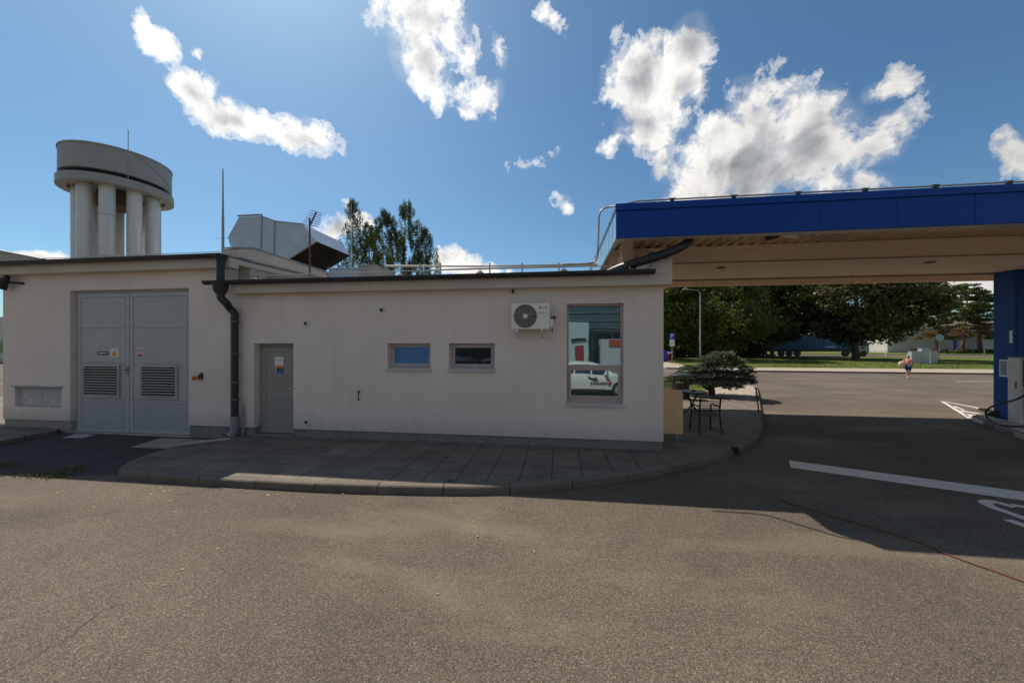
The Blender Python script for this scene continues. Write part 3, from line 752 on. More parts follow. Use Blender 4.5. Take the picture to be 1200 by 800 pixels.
box('bottom_rail', FRAMEB, f3, a+.045, b-.045, Y0+.097, Y0+.165, c+.045, c+.10)
# dark rooms behind the panes
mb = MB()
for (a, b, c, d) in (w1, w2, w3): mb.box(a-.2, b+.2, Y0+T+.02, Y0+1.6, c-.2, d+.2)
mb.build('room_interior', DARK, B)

# --- meter cupboard in the wall, left of the big door
a, b, c, d = ebox; y = Y0+.09
mb = MB(); mb.box(a, b, y, y+.04, c, d); cb = mb.build('meter_cupboard', GREYDOOR, B)
mx = (a+b)/2
for (u, v) in ((a+.03, mx-.006), (mx+.006, b-.03)):
    dd = box('cupboard_door', GREYDOOR, cb, u, v, y-.012, y-.001, c+.02, d-.03, bevel=.003)
    cx = u+(v-u)*.5; mbb = MB(); mbb.box(cx-.05, cx+.05, y-.016, y-.0125, c+.09, c+.18); st = mbb.build('hazard_sticker', WHITE, cb)
    MB().prism([(cx-.042, y-.0165, c+.10), (cx+.042, y-.0165, c+.10), (cx, y-.0165, c+.175)], (0, -.002, 0)).build('hazard_triangle', YELLOW, cb)
mb = MB(); mb.box(a-.05, b+.04, Y0-.05, y, d, d+.03); mb.build('cupboard_hood', ZINCD, B, bevel=.004)
# --- wall vents
for (px, py) in ((358.7, 379), (447.5, 363.3), (359.3, 494.2)):
    c = onY(px, py, Y0); mb = MB(); mb.tube([c+Vector((0, .02, 0)), c+Vector((0, -.02, 0))], .078, 20); v = mb.build('wall_vent', mat('vent_white', (.72, .70, .66), .5), B, smooth=30)
    mb = MB(); mb.tube([c+Vector((0, -.0202, 0)), c+Vector((0, -.023, 0))], .045, 16); mb.build('vent_hole', mat('vent_mesh', (.10, .10, .10), .7), v)
c = onY(421.5, 463, Y0); mb = MB(); mb.tube([c+Vector((-.02, .01, .10)), c+Vector((0, -.05, .08)), c+Vector((-.005, -.05, -.09)), c+Vector((-.02, .01, -.10))], .018, 8); mb.build('wall_hook', mat('dark_steel', (.05, .045, .04), .5, .5), B)
c = onY(601.3, 341, Y0); mb = MB(); mb.box(c.x-.02, c.x+.02, Y0-.05, Y0+.01, c.z-.05, c.z+.05); mb.tube([c+Vector((0,-.02,.05)), c+Vector((0,-.02,.11))], .006, 6); mb.build('sensor', BLACK, B)
# --- orange alarm beacon
c = onY(236, 441, Y0); t = thing('alarm_beacon', 'small orange horn beacon fixed on the beige wall between big grey door and downpipe', 'alarm', (c.x, Y0, c.z))
mb = MB(); mb.box(c.x-.02, c.x+.05, Y0-.06, Y0, c.z-.06, c.z+.06); mb.build('back_box', mat('dark_brown_plastic', (.08, .05, .03), .5), t)
mb = MB(); mb.tube([(c.x-.02, Y0-.05, c.z-.01), (c.x-.06, Y0-.07, c.z-.02), (c.x-.12, Y0-.09, c.z-.03)], [.03, .045, .055], 14); mb.build('lens', ORANGE, t, smooth=40)
mb = MB(); mb.tube([(c.x+.03, Y0-.03, c.z+.06), (c.x+.03, Y0-.03, c.z+.10)], .02, 8); mb.build('cap', RUST, t)
# --- downpipe
t = thing('downpipe', 'tall anthracite rain downpipe with swan neck running from both gutters to the pavement', 'drainpipe', (FX(275, 7.38), 7.38, .12))
xa, xb = FX(258.5, 7.16), FX(275, 7.38)
mb = MB(); mb.tube([(xa, 7.16, 4.22), (xa, 7.16, 3.80)], .075, 16); mb.build('upper_pipe', GUT, t, smooth=40)
mb = MB(); mb.tube([(xa, 7.16, 4.24), (xa, 7.16, 4.10)], [.12, .075], 16); mb.build('outlet', GUT, t, smooth=40)
mb = MB(); mb.tube([(xa, 7.16, 3.62), (xa, 7.16, 3.44), (xa, 7.16, 3.36)], [.16, .13, .075], 16); mb.tube([(xa, 7.16, 3.80), (xa, 7.16, 3.62)], .078, 16); mb.build('hopper', GUT, t, smooth=40)
neck = smooth([(xa, 7.16, 3.42), (xa+.01, 7.17, 3.28), (xa+.10, 7.22, 3.16), (xb-.10, 7.34, 3.08), (xb-.01, 7.38, 2.96), (xb, 7.38, 2.82)], 5)
mb = MB(); mb.tube(neck, .078, 16); mb.build('swan_neck', GUT, t, smooth=50)
mb = MB(); mb.tube([(xb, 7.38, 2.84), (xb, 7.38, .55)], .074, 16); mb.build('pipe', GUT, t, smooth=40)
mb = MB(); mb.tube([(xb, 7.38, .58), (xb, 7.38, .24), (xb-.05, 7.34, .13)], [.088, .088, .10], 16); mb.build('ground_sleeve', mat('sleeve_grey', (.23, .24, .26), .5), t, smooth=50)
for z in (1.35, 2.0 , 2.75, .95):
    mb = MB(); mb.tube([(xb, 7.38, z), (xb, 7.38, z+.035)], .083, 16); mb.box(xb+.07, xb+.11, 7.36, 7.40, z, z+.03); mb.box(xb-.01, xb+.01, 7.45, 7.5, z, z+.03); mb.build('clamp', mat('clamp_brass', (.20, .13, .08), .5, .4), t, smooth=40)
mb = MB(); mb.tube([(xb+.14, 7.46, .12), (xb+.14, 7.46, .85)], .022, 8); mb.build('earth_pipe', ZINCD, t, smooth=40)
# ------------------------------------------------------------------ filling-station canopy
CX0, CX1, CY0, CY1 = 1.04, 26.0, 6.87, 14.6
CZ0, CZ1 = 4.22, 4.85
K = thing('fuel_canopy', 'flat filling station canopy with deep blue fascia over tan clad beams', 'canopy', (12.7, 12.0, .12))
mb = MB(); mb.box(CX0, CX1, CY0, CY0+.04, CZ0, CZ1-.13); x = CX0
mb.box(CX0-.012, CX1, CY0-.025, CY0+.04, CZ1-.125, CZ1)
x = CX0+1.15
while x < CX1: mb.box(x, x+.035, CY0-.005, CY0-.0005, CZ0+.004, CZ1-.135); x += 1.15
mb.build('front_fascia', BLUE, K, bevel=.002)
mb = MB(); mb.box(CX0, CX1, CY0+.041, CY0+.20, CZ0-.012, CZ0+.01); mb.build('fascia_return', mat('trim_silver', (.45, .42, .38), .5, .2), K)
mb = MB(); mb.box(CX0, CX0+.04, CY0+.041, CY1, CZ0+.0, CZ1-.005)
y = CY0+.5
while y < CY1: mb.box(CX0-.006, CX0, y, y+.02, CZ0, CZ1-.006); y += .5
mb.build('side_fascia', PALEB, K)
mb = MB(); mb.box(CX0-.02, CX0-.007, CY0+.03, CY1, CZ1-.11, CZ1-.09); mb.build('side_trim', GUT, K)
mb = MB(); mb.box(CX0, CX1, CY1, CY1+.08, 4.45, 4.95)
mb.build('rear_fascia', TAN, K)
x = CX0+1
while x < 19: box('joint_strip', mat('joint_strip', (.66, .54, .42), .6), K, x, x+.03, CY1-.012, CY1-.001, 4.45, 4.80); x += 1.7
# trapezoidal ceiling sheet, ribs front to back
mb = MB(); x = CX0+.05; vs = []; p = .25
prof = []
while x < CX1-.3: prof += [(x, 4.74), (x+.10, 4.74), (x+.125, 4.80), (x+.225, 4.80)]; x += p
n = len(prof)
for (u, z) in prof: vs += [(u, CY0+.06, z), (u, CY1-.01, z)]
mb.add(vs, [(2*i, 2*i+2, 2*i+3, 2*i+1) for i in range(n-1)]); mb.build('soffit_sheet', TAN2, K)
mb = MB(); mb.add([(CX0+.02,CY0+.03,4.83),(CX1,CY0+.03,4.83),(CX1,CY1,4.90),(CX0+.02,CY1,4.90),(CX0+.02,CY0+.03,4.85),(CX1,CY0+.03,4.85),(CX1,CY1,4.93),(CX0+.02,CY1,4.93)], [(0,3,2,1),(4,5,6,7),(0,1,5,4),(1,2,6,5),(2,3,7,6),(3,0,4,7)])
mb.build('roof', ROOFG, K)
mb = MB(); mb.box(1.35, CX1, 9.7, 12.1, 4.30, 4.735); bm_ = mb.build('beam_cladding', TAN, K, bevel=.008)
mb = MB()
for yy in (9.69, ): mb.box(1.35, CX1, yy-.02, yy, 4.29, 4.32)
mb.box(1.35, CX1, 12.1, 12.13, 4.25, 4.30); mb.build('beam_edge_strip', mat('edge_strip_brown', (.34, .24, .16), .6), bm_)
for xx in (4.2, 9.1, 15.2): box('soffit_lamp', mat('lamp_casing', (.12, .09, .07), .6), K, xx, xx+.16, 10.2, 10.35, 4.27, 4.299)
mb = MB(); mb.box(1.5, 1.75, 8.9, 13.0, 3.66, 4.735); mb.build('end_beam', TAN, K)
# column on the island
cx0, cy0, cy1 = 12.46, 11.62, 12.16
for (ax, ) in ((cx0,), (cx0+9.0,)):
    mb = MB(); mb.box(ax, ax+1.15, cy0, cy1, .12, 4.30); col = mb.build('column', BLUEC, K, bevel=.03)
    if ax == cx0:
        box('column_notice', WHITE, col, ax-.004, ax, 11.8, 12.0, 1.32, 1.80)
        box('notice_print', mat('print_grey', (.25, .27, .32), .6), col, ax-.006, ax-.0045, 11.825, 11.975, 1.36, 1.76)
        box('column_notice', WHITE, col, ax-.004, ax, 11.70, 11.77, 2.27, 2.62)
# cameras under the fascia
def seccam(px, py, m, label, yaw):
    p = onY(px, py, 7.35); t = thing('security_camera', label, 'camera', (p.x, p.y, CZ0-.02))
    mb = MB(); d = Vector((math.cos(yaw), math.sin(yaw), -.25)); c = Vector((p.x, p.y, p.z))
    mb.tube([c-d*.11, c+d*.10], .05, 14); mb.build('body', m, t, smooth=40)
    mb = MB(); mb.tube([c+d*.10, c+d*.105], .035, 12); mb.build('lens', BLACK, t)
    mb = MB(); mb.tube([c+Vector((0,0,.03)), c+Vector((-.05,.05,.12)), c+Vector((-.05,.05,.5))], .014, 6); mb.build('bracket', m, t)
seccam(905, 277.5, BLACK, 'black bullet camera hanging under the blue canopy edge, beside a white one', R(190))
seccam(927.5, 275.8, WHITE, 'white bullet camera hanging under the blue canopy edge, beside a black one', R(-20))
# roof drain of the canopy: fat black pipe down to the low roof
t = thing('rain_pipe', 'thick black rain pipe slanting from under the blue fascia down to the low roof', 'drainpipe', (2.5, 7.35, 3.7))
pts = [(FX(809, 7.3), 7.3, 4.6), onY(807.5, 281, 7.25), onY(801, 287.5, 7.15), onY(788, 294, 7.11), onY(770, 300.5, 7.11), onY(745, 308, 7.2), onY(724, 315, 7.42), onY(712, 321, 7.6)]
mb = MB(); mb.tube(smooth(pts, 4), .085, 16); mb.build('pipe', GUT, t, smooth=50)
mb = MB(); a_, b_ = onY(781, 297.0, 7.11), onY(778, 298.1, 7.11); mb.tube([a_, b_], .095, 16); mb.build('clamp', GUT, t, smooth=40)
mb = MB(); a_ = onY(738, 310.5, 7.2); mb.tube([a_, a_+Vector((0,0,-.1)), a_+Vector((.02,0,-.25))], .015, 6); mb.build('stay', ZINCD, t)
# conductor rail: along the roof, up, and along the canopy edge, with clips
PIPEM = mat('galvanised_tube', (.42, .37, .32), .45, .6)
t = thing('conduit', 'thin galvanised tube bending up from the low roof and running along the canopy edge', 'conduit', (FX(700, 7.0), 7.0, 3.7))
yq = 7.05
pts = [onY(660, 309.8, yq), onY(680, 309.3, yq), onY(694, 307.8, yq), onY(699, 303, yq), onY(700.5, 294, yq), onY(701.5, 270, yq), onY(702.5, 252, yq), onY(706, 245.5, yq), onY(713, 242.6, yq), onY(722, 241.4, 6.95)]
mb = MB(); mb.tube(smooth(pts, 5), .018, 8); mb.build('riser', PIPEM, t, smooth=50)
mb = MB(); mb.tube([onY(722, 241.4, 6.95), (CX0+.4, CY0+.02, CZ1+.045), (CX1, CY0+.02, CZ1+.045)], .016, 8); mb.tube([onY(722, 241.4, 6.95), (CX0+.01, CY1, CZ1+.05)], .014, 6)
mb.build('rail', PIPEM, t, smooth=50)
x = CX0+1.0
for i in range(13):
    mb = MB(); mb.box(x-.03, x+.03, CY0, CY0+.05, CZ1-.002, CZ1+.065); mb.box(x-.06, x+.06, CY0+.01, CY0+.04, CZ1+.05, CZ1+.07); mb.build('clip', BLACK, t); x += 1.05
# conductor net on the low roof with feet, and two hand rails
t = thing('lightning_conductor', 'long galvanised lightning conductor wire on small dark feet along both roof edges', 'lightning conductor', (-3, 7.3, 3.7))
mb = MB(); mb.tube([(XM+.5, 7.42, 3.82), (-4, 7.42, 3.835), (CX0-.1, 7.42, 3.82)], .012, 6); mb.tube([(XL, 7.45, 4.42), (-11, 7.45, 4.41), (XM+.2, 7.45, 4.42)], .008, 6)
mb.tube([(XM+.2, 7.45, 4.42), (XM+.1, 7.47, 4.75), (XM-.25, 7.47, 4.74)], .007, 6)
mb.build('wire', PIPEM, t)
FEET = mat('foot_dark', (.06, .045, .04), .8)
x = XM+.9
while x < .8:
    c = Vector((x, 7.42, 3.70)); mb = MB(); mb.tube([c+Vector((0,0,-.04)), c+Vector((0,0,.03)), c+Vector((0,0,.08))], [.11, .10, .04], 12); mb.tube([c, c+Vector((0,0,.13))], .012, 6); mb.build('foot', FEET, t, smooth=40); x += 1.75
for x in (-13.0, -11.9, -10.5, -9.6, -8.5):
    c = Vector((x, 7.45, 4.27)); mb = MB(); mb.tube([c, c+Vector((0,0,.07)), c+Vector((0,0,.11))], [.11, .10, .04], 12); mb.build('foot', FEET, t, smooth=40)
t = thing('roof_pipe_run', 'low run of two parallel pale pipes on short stands above the low roof', 'pipes', (-1, 8.2, 3.7))
mb = MB(); ya = 8.2
for (h) in (0, 1):
    mb.tube([onY(505 if not h else 452, 316.2-h*4.5, ya), onY(560, 314.6-h*2.6, ya), onY(640, 312.6-h*2.0, ya), onY(700, 311.4-h*1.6, ya)], .022 if h else .016, 8)
mb.build('pipe', mat('pale_pipe', (.62, .58, .52), .5, .3), t, smooth=40)
for px in (492, 516, 574, 612, 655): p = onY(px, 311, ya); box('stand', PIPEM, t, p.x-.015, p.x+.015, ya-.015, ya+.015, 3.68, p.z+.06)
# boxes on the low roof
def roofbox(px0, px1, pyt, Y, dpt, m, label, lid=True):
    a, b = FX(px0, Y), FX(px1, Y); zt = FZ((px0+px1)/2, pyt, Y)
    t = thing('roof_box', label, 'vent box', ((a+b)/2, Y, 3.66))
    mb = MB(); mb.box(a, b, Y, Y+dpt, 3.62, zt-.03); mb.build('casing', m, t, bevel=.006)
    mb = MB(); mb.box(a-.02, b+.02, Y-.02, Y+dpt+.02, zt-.028, zt); mb.build('lid', m, t, bevel=.004)
roofbox(385, 416, 313.8, 9.2, .7, ZINC, 'low blue-grey sheet metal box on the flat roof, next to a taller concrete-grey box')
roofbox(420.5, 441, 310.5, 9.0, 1.1, CONC, 'pale concrete-grey box on the flat roof, the taller one under the birch trees')
tb = thing('roof_vent', 'small low grey vent with slanted lid on the taller wing roof', 'vent box', (FX(228, 9), 9, 4.3))
a, b = FX(214, 9), FX(244, 9); mb = MB(); mb.box(a+.1, b-.25, 9, 9.5, 4.2, 4.62); mb.build('casing', CONC, tb)
MB().prism([(a, 8.95, 4.62), (b-.5, 8.95, 4.66), (b, 8.95, 4.50), (b, 8.95, 4.46), (b-.5, 8.95, 4.60), (a, 8.95, 4.58)], (0, .65, 0)).build('lid', ZINCD, tb)
# low gable of the wing behind, far left
tb = thing('roof_gable', 'low pale wedge of sloping wall above the roof edge at the far left', 'roof wall', (FX(10, 9.5), 9.5, 4.3))
MB().prism([(FX(-60, 9.5), 9.5, 4.2), (FX(48, 9.5), 9.5, 4.2), (FX(48, 9.5), 9.5, FZ(48, 303, 9.5)), (FX(0, 9.5), 9.5, FZ(0, 294.5, 9.5)), (FX(-60, 9.5), 9.5, FZ(-60, 283, 9.5))], (0, .3, 0)).build('wall', CONC, tb)
MB().prism([(FX(50, 9.5), 9.46, FZ(50, 304, 9.5)), (FX(0, 9.5), 9.46, FZ(0, 294.3, 9.5)), (FX(-60, 9.5), 9.46, FZ(-60, 282.8, 9.5)), (FX(-60, 9.5), 9.46, FZ(-60, 281.8, 9.5)), (FX(0, 9.5), 9.46, FZ(0, 293, 9.5)), (FX(50, 9.5), 9.46, FZ(50, 302.8, 9.5))], (0, .38, 0)).build('capping', ZINCD, tb)

# ------------------------------------------------------------------ intake tower
zc = 13.0
cc = ray(139.5, 300); tw = Vector((cc.x*zc, cc.y*zc, 0)); u134 = -466/420
T_ = thing('ventilation_tower', 'tall grey ventilation tower of round pipes in a ring under a wide drum cap', 'tower', (tw.x, tw.y, .05))
k = zc/13.0; RC = 1.40
ZR = 2.26+ (402.3-217)/420*zc - .41                       # underside ring level
def ringband(mb, r0, r1, z0, z1, n=64): mb.lathe((tw.x, tw.y, 0), [(r0, z0), (r1, z0), (r1, z1), (r0, z1), (r0, z0)], n)
view = math.atan2(-tw.y, -tw.x)
for i in range(9):
    a = view + R(-57+40*i)
    mb = MB(); c = (tw.x+math.cos(a)*.935, tw.y+math.sin(a)*.935, .0); mb.cyl(c, .200, ZR+.05, 28)
    o = mb.build('pipe', TOWER, T_, smooth=40)
    if i == 1:
        for z in (5.2, 6.6): m2 = MB(); m2.cyl((c[0], c[1], z), .207, .02, 28); m2.build('strap', ZINCD, o, smooth=40)
mb = MB(); ringband(mb, 1.20, RC+.055, ZR, ZR+.26); mb.lathe((tw.x, tw.y, 0), [(1.20, ZR), (1.17, ZR+.26)], 64); mb.build('lower_ring', TOWERR, T_, smooth=40)
mb = MB(); ringband(mb, 1.10, RC-.12, ZR+.26, ZR+.42); mb.build('gap_collar', DARK, T_, smooth=40)
mb = MB(); ringband(mb, 0.0, RC, ZR+.42, ZR+1.24); mb.build('drum', TOWERR, T_, smooth=40)
mb = MB(); ringband(mb, RC-.03, RC+.02, ZR+1.205, ZR+1.255); mb.build('rim', TOWERR, T_, smooth=40)
mb = MB(); ringband(mb, 0.0, 1.16, ZR+.10, ZR+.14); mb.build('ceiling_plate', TOWER, T_)
mb = MB(); mb.cyl((tw.x, tw.y, ZR-.45), .55, .5, 24); mb.build('inner_core', mat('core_brown', (.12, .08, .06), .7), T_, smooth=40)
a_ = view+.15; p = Vector((tw.x+math.cos(a_)*RC, tw.y+math.sin(a_)*RC, 0))
mb = MB(); mb.tube([(p.x, p.y, ZR+.3), (p.x, p.y, ZR+1.95)], .012, 6); mb.build('rod', ZINCD, T_)
mb = MB(); a2 = view+1.0; q = Vector((tw.x+math.cos(a2)*(RC+.03), tw.y+math.sin(a2)*(RC+.03), 0)); pts = []
for i in range(9): aa = view+.2+(1.2-.2)*i/8; pts.append((tw.x+math.cos(aa)*(RC+.02), tw.y+math.sin(aa)*(RC+.02), ZR+1.22-.70*i/8))
mb.tube(pts, .009, 6); mb.build('wire', PIPEM, T_)

# ------------------------------------------------------------------ rooftop intake hood
HY = 11.6
def hp(x, y, Y=HY): return onY(240+x/4, 180+y/4, Y)
Hd = thing('duct_hood', 'large faceted zinc air duct hood with slanted louvred mouth behind the raised roof wall', 'duct', (hp(265, 500).x, HY, 4.3))
prof = [hp(*q) for q in ((110,388),(160,298),(268,293),(328,316),(460,330),(520,410),(380,500),(325,489),(262,520),(150,520))]
DEP = 2.1
mb = MB(); P = [Vector(p) for p in prof]; n = len(P); d = Vector((0, DEP, 0)); vs = P+[p+d for p in P]
fs = [tuple(range(n)), tuple(range(2*n-1, n-1, -1))] + [(i, i+n, (i+1) % n+n, (i+1) % n) for i in range(n) if i != 5]
mb.add(vs, fs); hd = mb.build('duct_body', ZINC, Hd); 
# seams standing proud
mb = MB()
for (a, b) in (((268,293),(262,505)), ((328,316),(325,489))): mb.tube([hp(*a)+Vector((0,-.01,0)), hp(*b)+Vector((0,-.01,0))], .022, 6)
mb.tube([hp(268,293)+Vector((0,-.01,0)), hp(330,316)+Vector((0,-.01,0)), hp(460,330)+Vector((0,-.01,0))], .018, 6)
mb.tube([hp(160,296)+Vector((0,-.04,.02)), hp(272,291)+Vector((0,-.04,.02))], .035, 6)
mb.build('seam', ZINCD, Hd)
E_, F_, G_ = hp(460,330), hp(520,410), hp(380,500)
# mouth: dark back and slats between F-G, running in Y
inn = Vector((-.28, 0, .12))
mb = MB(); mb.quad(F_+inn*1.6, G_+inn*1.6, G_+inn*1.6+d, F_+inn*1.6+d); mb.build('mouth_back', DARK, Hd)
mb = MB(); ns = 15
for i in range(ns):
    t0 = (i+.3)/ns; p = G_.lerp(F_, t0)
    mb.prism([p+Vector((0, .04, 0)), p+Vector((-.16, .04, .10)), p+Vector((-.17, .04, .085)), p+Vector((-.01, .04, -.015))], (0, DEP-.08, 0))
mb.build('louvre', mat('louvre_brown', (.085, .065, .05), .6, .2), Hd)
# slanted front flap with bevelled edge
mb = MB(); k_ = .05
for (a, b) in ((F_, G_),): mb.prism([a, b, b+Vector((-.04,0,-.05)), a+Vector((.05,0,.0))], (0, .05, 0))
mb.box(F_.x-.5, F_.x-.44, HY+DEP-.04, HY+DEP, G_.z, F_.z-.4)
mb.build('mouth_frame', ZINCD, Hd)
mb = MB(); mb.box(hp(150,520).x+.2, hp(262,520).x-.1, HY+.3, HY+DEP-.3, 4.2, hp(150,520).z); mb.build('plinth', CONC, Hd)
# lightning rods and antenna
def rod(name, px, pyb, pyt, Y, zb, m, label, cat, r=.02, extra=None):
    p = onY(px, pyb, Y); zt = FZ(px, pyt, Y); t = thing(name, label, cat, (p.x, Y, zb))
    mb = MB(); mb.tube([(p.x, Y, zb), (p.x, Y, zb+(zt-zb)*.45)], r*1.25, 8); mb.build('base_tube', m, t, smooth=40)
    mb = MB(); mb.tube([(p.x, Y, zb+(zt-zb)*.45), (p.x, Y, zt)], [r, r*.5], 8); mb.build('rod', m, t, smooth=40)
    return t, p, zt
rod('lightning_rod', 261.3, 285, 198, 8.3, 4.55, mat('rod_grey', (.30, .31, .33), .5, .3), 'tall grey lightning rod rising from the corner of the raised roof wall', 'lightning rod', .024)
rod('lightning_rod', 411.5, 315, 238, 12.0, 3.7, mat('rod_pale', (.55, .53, .50), .5, .3), 'thin pale lightning rod in front of the birches, right of the zinc hood', 'lightning rod', .02)
rod('lightning_rod', 283.5, 320, 291, 8.0, 3.9, mat('rod_pale', (.5, .5, .5), .5, .3), 'very short thin rod in front of the raised roof wall under the hood', 'lightning rod', .010)
An = thing('roof_antenna', 'rust red antenna mast with small comb aerial beside the zinc hood', 'antenna', (FX(363, 9.6), 9.6, 3.66))
mb = MB(); p0 = onY(363, 322, 9.6); zt = FZ(363, 256, 9.6); mb.tube([(p0.x, 9.6, 3.62), (p0.x, 9.6, zt)], .024, 8); mb.build('mast', RUST, An, smooth=40)
mb = MB(); a_, b_ = onY(363.5, 264, 9.6), onY(370.5, 248.5, 9.6); mb.tube([a_, b_], .022, 6)
for i in range(7):
    q = a_.lerp(b_, i/6); l = .30-.02*i; mb.tube([q+Vector((-l*.95, 0, .06)), q+Vector((l*.95, 0, -.06))], .009, 5)
mb.build('aerial', RUST, An)
mb = MB(); mb.box(p0.x+.02, p0.x+.14, 9.52, 9.64, 3.98, 4.14); mb.build('junction_box', WHITE, An, bevel=.01)
mb = MB(); c = Vector((p0.x-.28, 9.6, 3.80)); mb.tube([c+Vector((math.cos(t*math.pi/10)*.22, 0, math.sin(t*math.pi/10)*.22)) for t in range(11)], .012, 6); mb.build('cable_loop', BLACK, An)
# ------------------------------------------------------------------ air conditioner
ay0, ay1 = 7.14, 7.42
a, b, c, d = quadpx(599.2, 386, 644, 355.0, ay0)[0:2] + (FZ(621, 385.6, ay0), FZ(621, 355, ay0))
AC = thing('air_conditioner', 'white outdoor air conditioning unit with round fan grille bracketed to the wall', 'air conditioner', ((a+b)/2, ay1, c))
mb = MB(); mb.box(a, b, ay0, ay1, c, d); ob = mb.build('casing', ACW, AC, bevel=.015)
fx, fz, fr = a+(b-a)*.37, (c+d)/2+.0, (d-c)*.44
mb = MB(); mb.tube([(fx, ay0-.001, fz), (fx, ay0-.004, fz)], fr, 36); mb.build('fan_opening', DARK, AC)
mb = MB()
for k in range(1, 9): 
    r = fr*k/8; mb.tube([(fx+r*math.cos(t*math.pi/16), ay0-.014, fz+r*math.sin(t*math.pi/16)) for t in range(33)], .006, 5, caps=False)
for k in range(12): aa = k*math.pi/6+.2; mb.tube([(fx, ay0-.014, fz), (fx+fr*math.cos(aa), ay0-.014, fz+fr*math.sin(aa))], .005, 5)
mb.build('fan_grille', mat('grille_grey', (.38, .34, .32), .5), AC)
mb = MB(); mb.tube([(fx, ay0-.018, fz), (fx, ay0-.024, fz)], fr*.2, 16); mb.build('grille_hub', ACW, AC)
for k in range(3):
    aa = k*2*math.pi/3+.5; mb = MB(); mb.prism([(fx+fr*.2*math.cos(aa), ay0-.0045, fz+fr*.2*math.sin(aa)), (fx+fr*.9*math.cos(aa-.35), ay0-.0045, fz+fr*.9*math.sin(aa-.35)), (fx+fr*.95*math.cos(aa+.1), ay0-.0045, fz+fr*.95*math.sin(aa+.1)), (fx+fr*.8*math.cos(aa+.45), ay0-.0045, fz+fr*.8*math.sin(aa+.45))], (0, -.003, 0)); mb.build('fan_blade', mat('fan_blade_grey', (.07, .065, .06), .6), AC)
lx, lz = a+(b-a)*.765, d-(d-c)*.18
mb = MB(); mb.tube([(lx, ay0-.001, lz), (lx, ay0-.003, lz)], .027, 20); rd = mb.build('logo_disc', mat('logo_pinkred', (.62, .10, .13), .5), AC)
text('logo_letters', 'LG', mat('logo_grey', (.12, .11, .11), .5), AC, (a+(b-a)*.895, ay0-.002, lz), .075)
mb = MB(); mb.tube([(lx+.008+.014*math.cos(t), ay0-.0045, lz+.014*math.sin(t)) for t in [math.pi*1.5-.1*i*math.pi for i in range(16)]], .0025, 5); mb.build('logo_mark', WHITE, AC)
text('inverter_text', 'INVERTER V', mat('logo_blue', (.07, .14, .34), .5), AC, (a+(b-a)*.84, ay0-.002, d-(d-c)*.375), .034)
for k in (.14, .80):
    xx = a+(b-a)*k; mb = MB(); mb.box(xx-.02, xx+.02, ay0+.01, Y0, c-.035, c-.002); mb.add([(xx-.015, ay0+.06, c-.035), (xx+.015, ay0+.06, c-.035), (xx+.015, Y0, c-.16), (xx-.015, Y0, c-.16), (xx-.015, ay0+.06, c-.06), (xx+.015, ay0+.06, c-.06), (xx+.015, Y0, c-.19), (xx-.015, Y0, c-.19)], [(0,1,2,3),(4,7,6,5),(0,4,5,1),(1,5,6,2),(2,6,7,3),(3,7,4,0)]); mb.build('bracket', WHITE, AC)
mb = MB(); mb.box(b+.001, b+.07, ay0+.06, ay0+.2, c+.03, c+(d-c)*.40); mb.build('valve_cover', ACW, AC, bevel=.008)
mb = MB(); mb.tube([(b+.04, ay0+.12, c+(d-c)*.42), (b+.10, ay0+.16, c+(d-c)*.48), (b+.10, Y0, c+(d-c)*.48)], .025, 8); mb.tube([(b+.05, ay0+.12, c+.03), (b+.05, ay0+.12, c-.06)], .012, 6); mb.build('hose', mat('copper_brown', (.10, .035, .025), .6), AC, smooth=50)
# small lamp at the far left corner of the building
p = onY(4, 331, 7.3); t = thing('wall_lamp', 'small black lamp on an arm at the far left edge of the wall', 'lamp', (p.x, Y0, p.z))
mb = MB(); mb.tube([(p.x+.30, 7.48, p.z), (p.x, 7.35, p.z+.02)], .03, 8); mb.build('arm', BLACK, t, smooth=40)
mb = MB(); mb.tube([(p.x+.05, 7.35, p.z+.16), (p.x-.1, 7.33, p.z), (p.x-.15, 7.3, p.z-.14)], [.05, .11, .13], 12); mb.build('head', BLACK, t, smooth=40)
# grey plastic strip lying from downpipe to the apron, and a flat plate by the door
t = thing('drain_channel', 'long pale grey drain strip lying slanted on the ground from the downpipe foot', 'drain strip', tuple(onZ(230, 519, .12)))
mb = MB(); P = [onZ(193, 524.2, .122), onZ(215, 521.2, .122), onZ(240, 518.3, .122), onZ(270, 514.6, .122)]; vs = []
for i, p in enumerate(P): tn = (P[min(i+1, 3)]-P[max(i-1, 0)]).normalized(); o = Vector((-tn.y, tn.x, 0))*.07; vs += [p+o, p-o]
mb.add(vs+[v+Vector((0,0,.035)) for v in vs], [(0,1,3,2),(2,3,5,4),(4,5,7,6),(8,10,11,9),(10,12,13,11),(12,14,15,13),(0,8,9,1),(6,7,15,14),(0,2,10,8),(2,4,12,10),(4,6,14,12),(1,9,11,3),(3,11,13,5),(5,13,15,7)])
mb.build('strip', CONC, t, bevel=.01)
sheet('concrete_plate', [onZ(x, y, 0) for x, y in ((72,513.5),(97,513.8),(113,509.6),(90,508.6))], PALEP := mat('plate_pale', (.42, .42, .42), .7), .014)
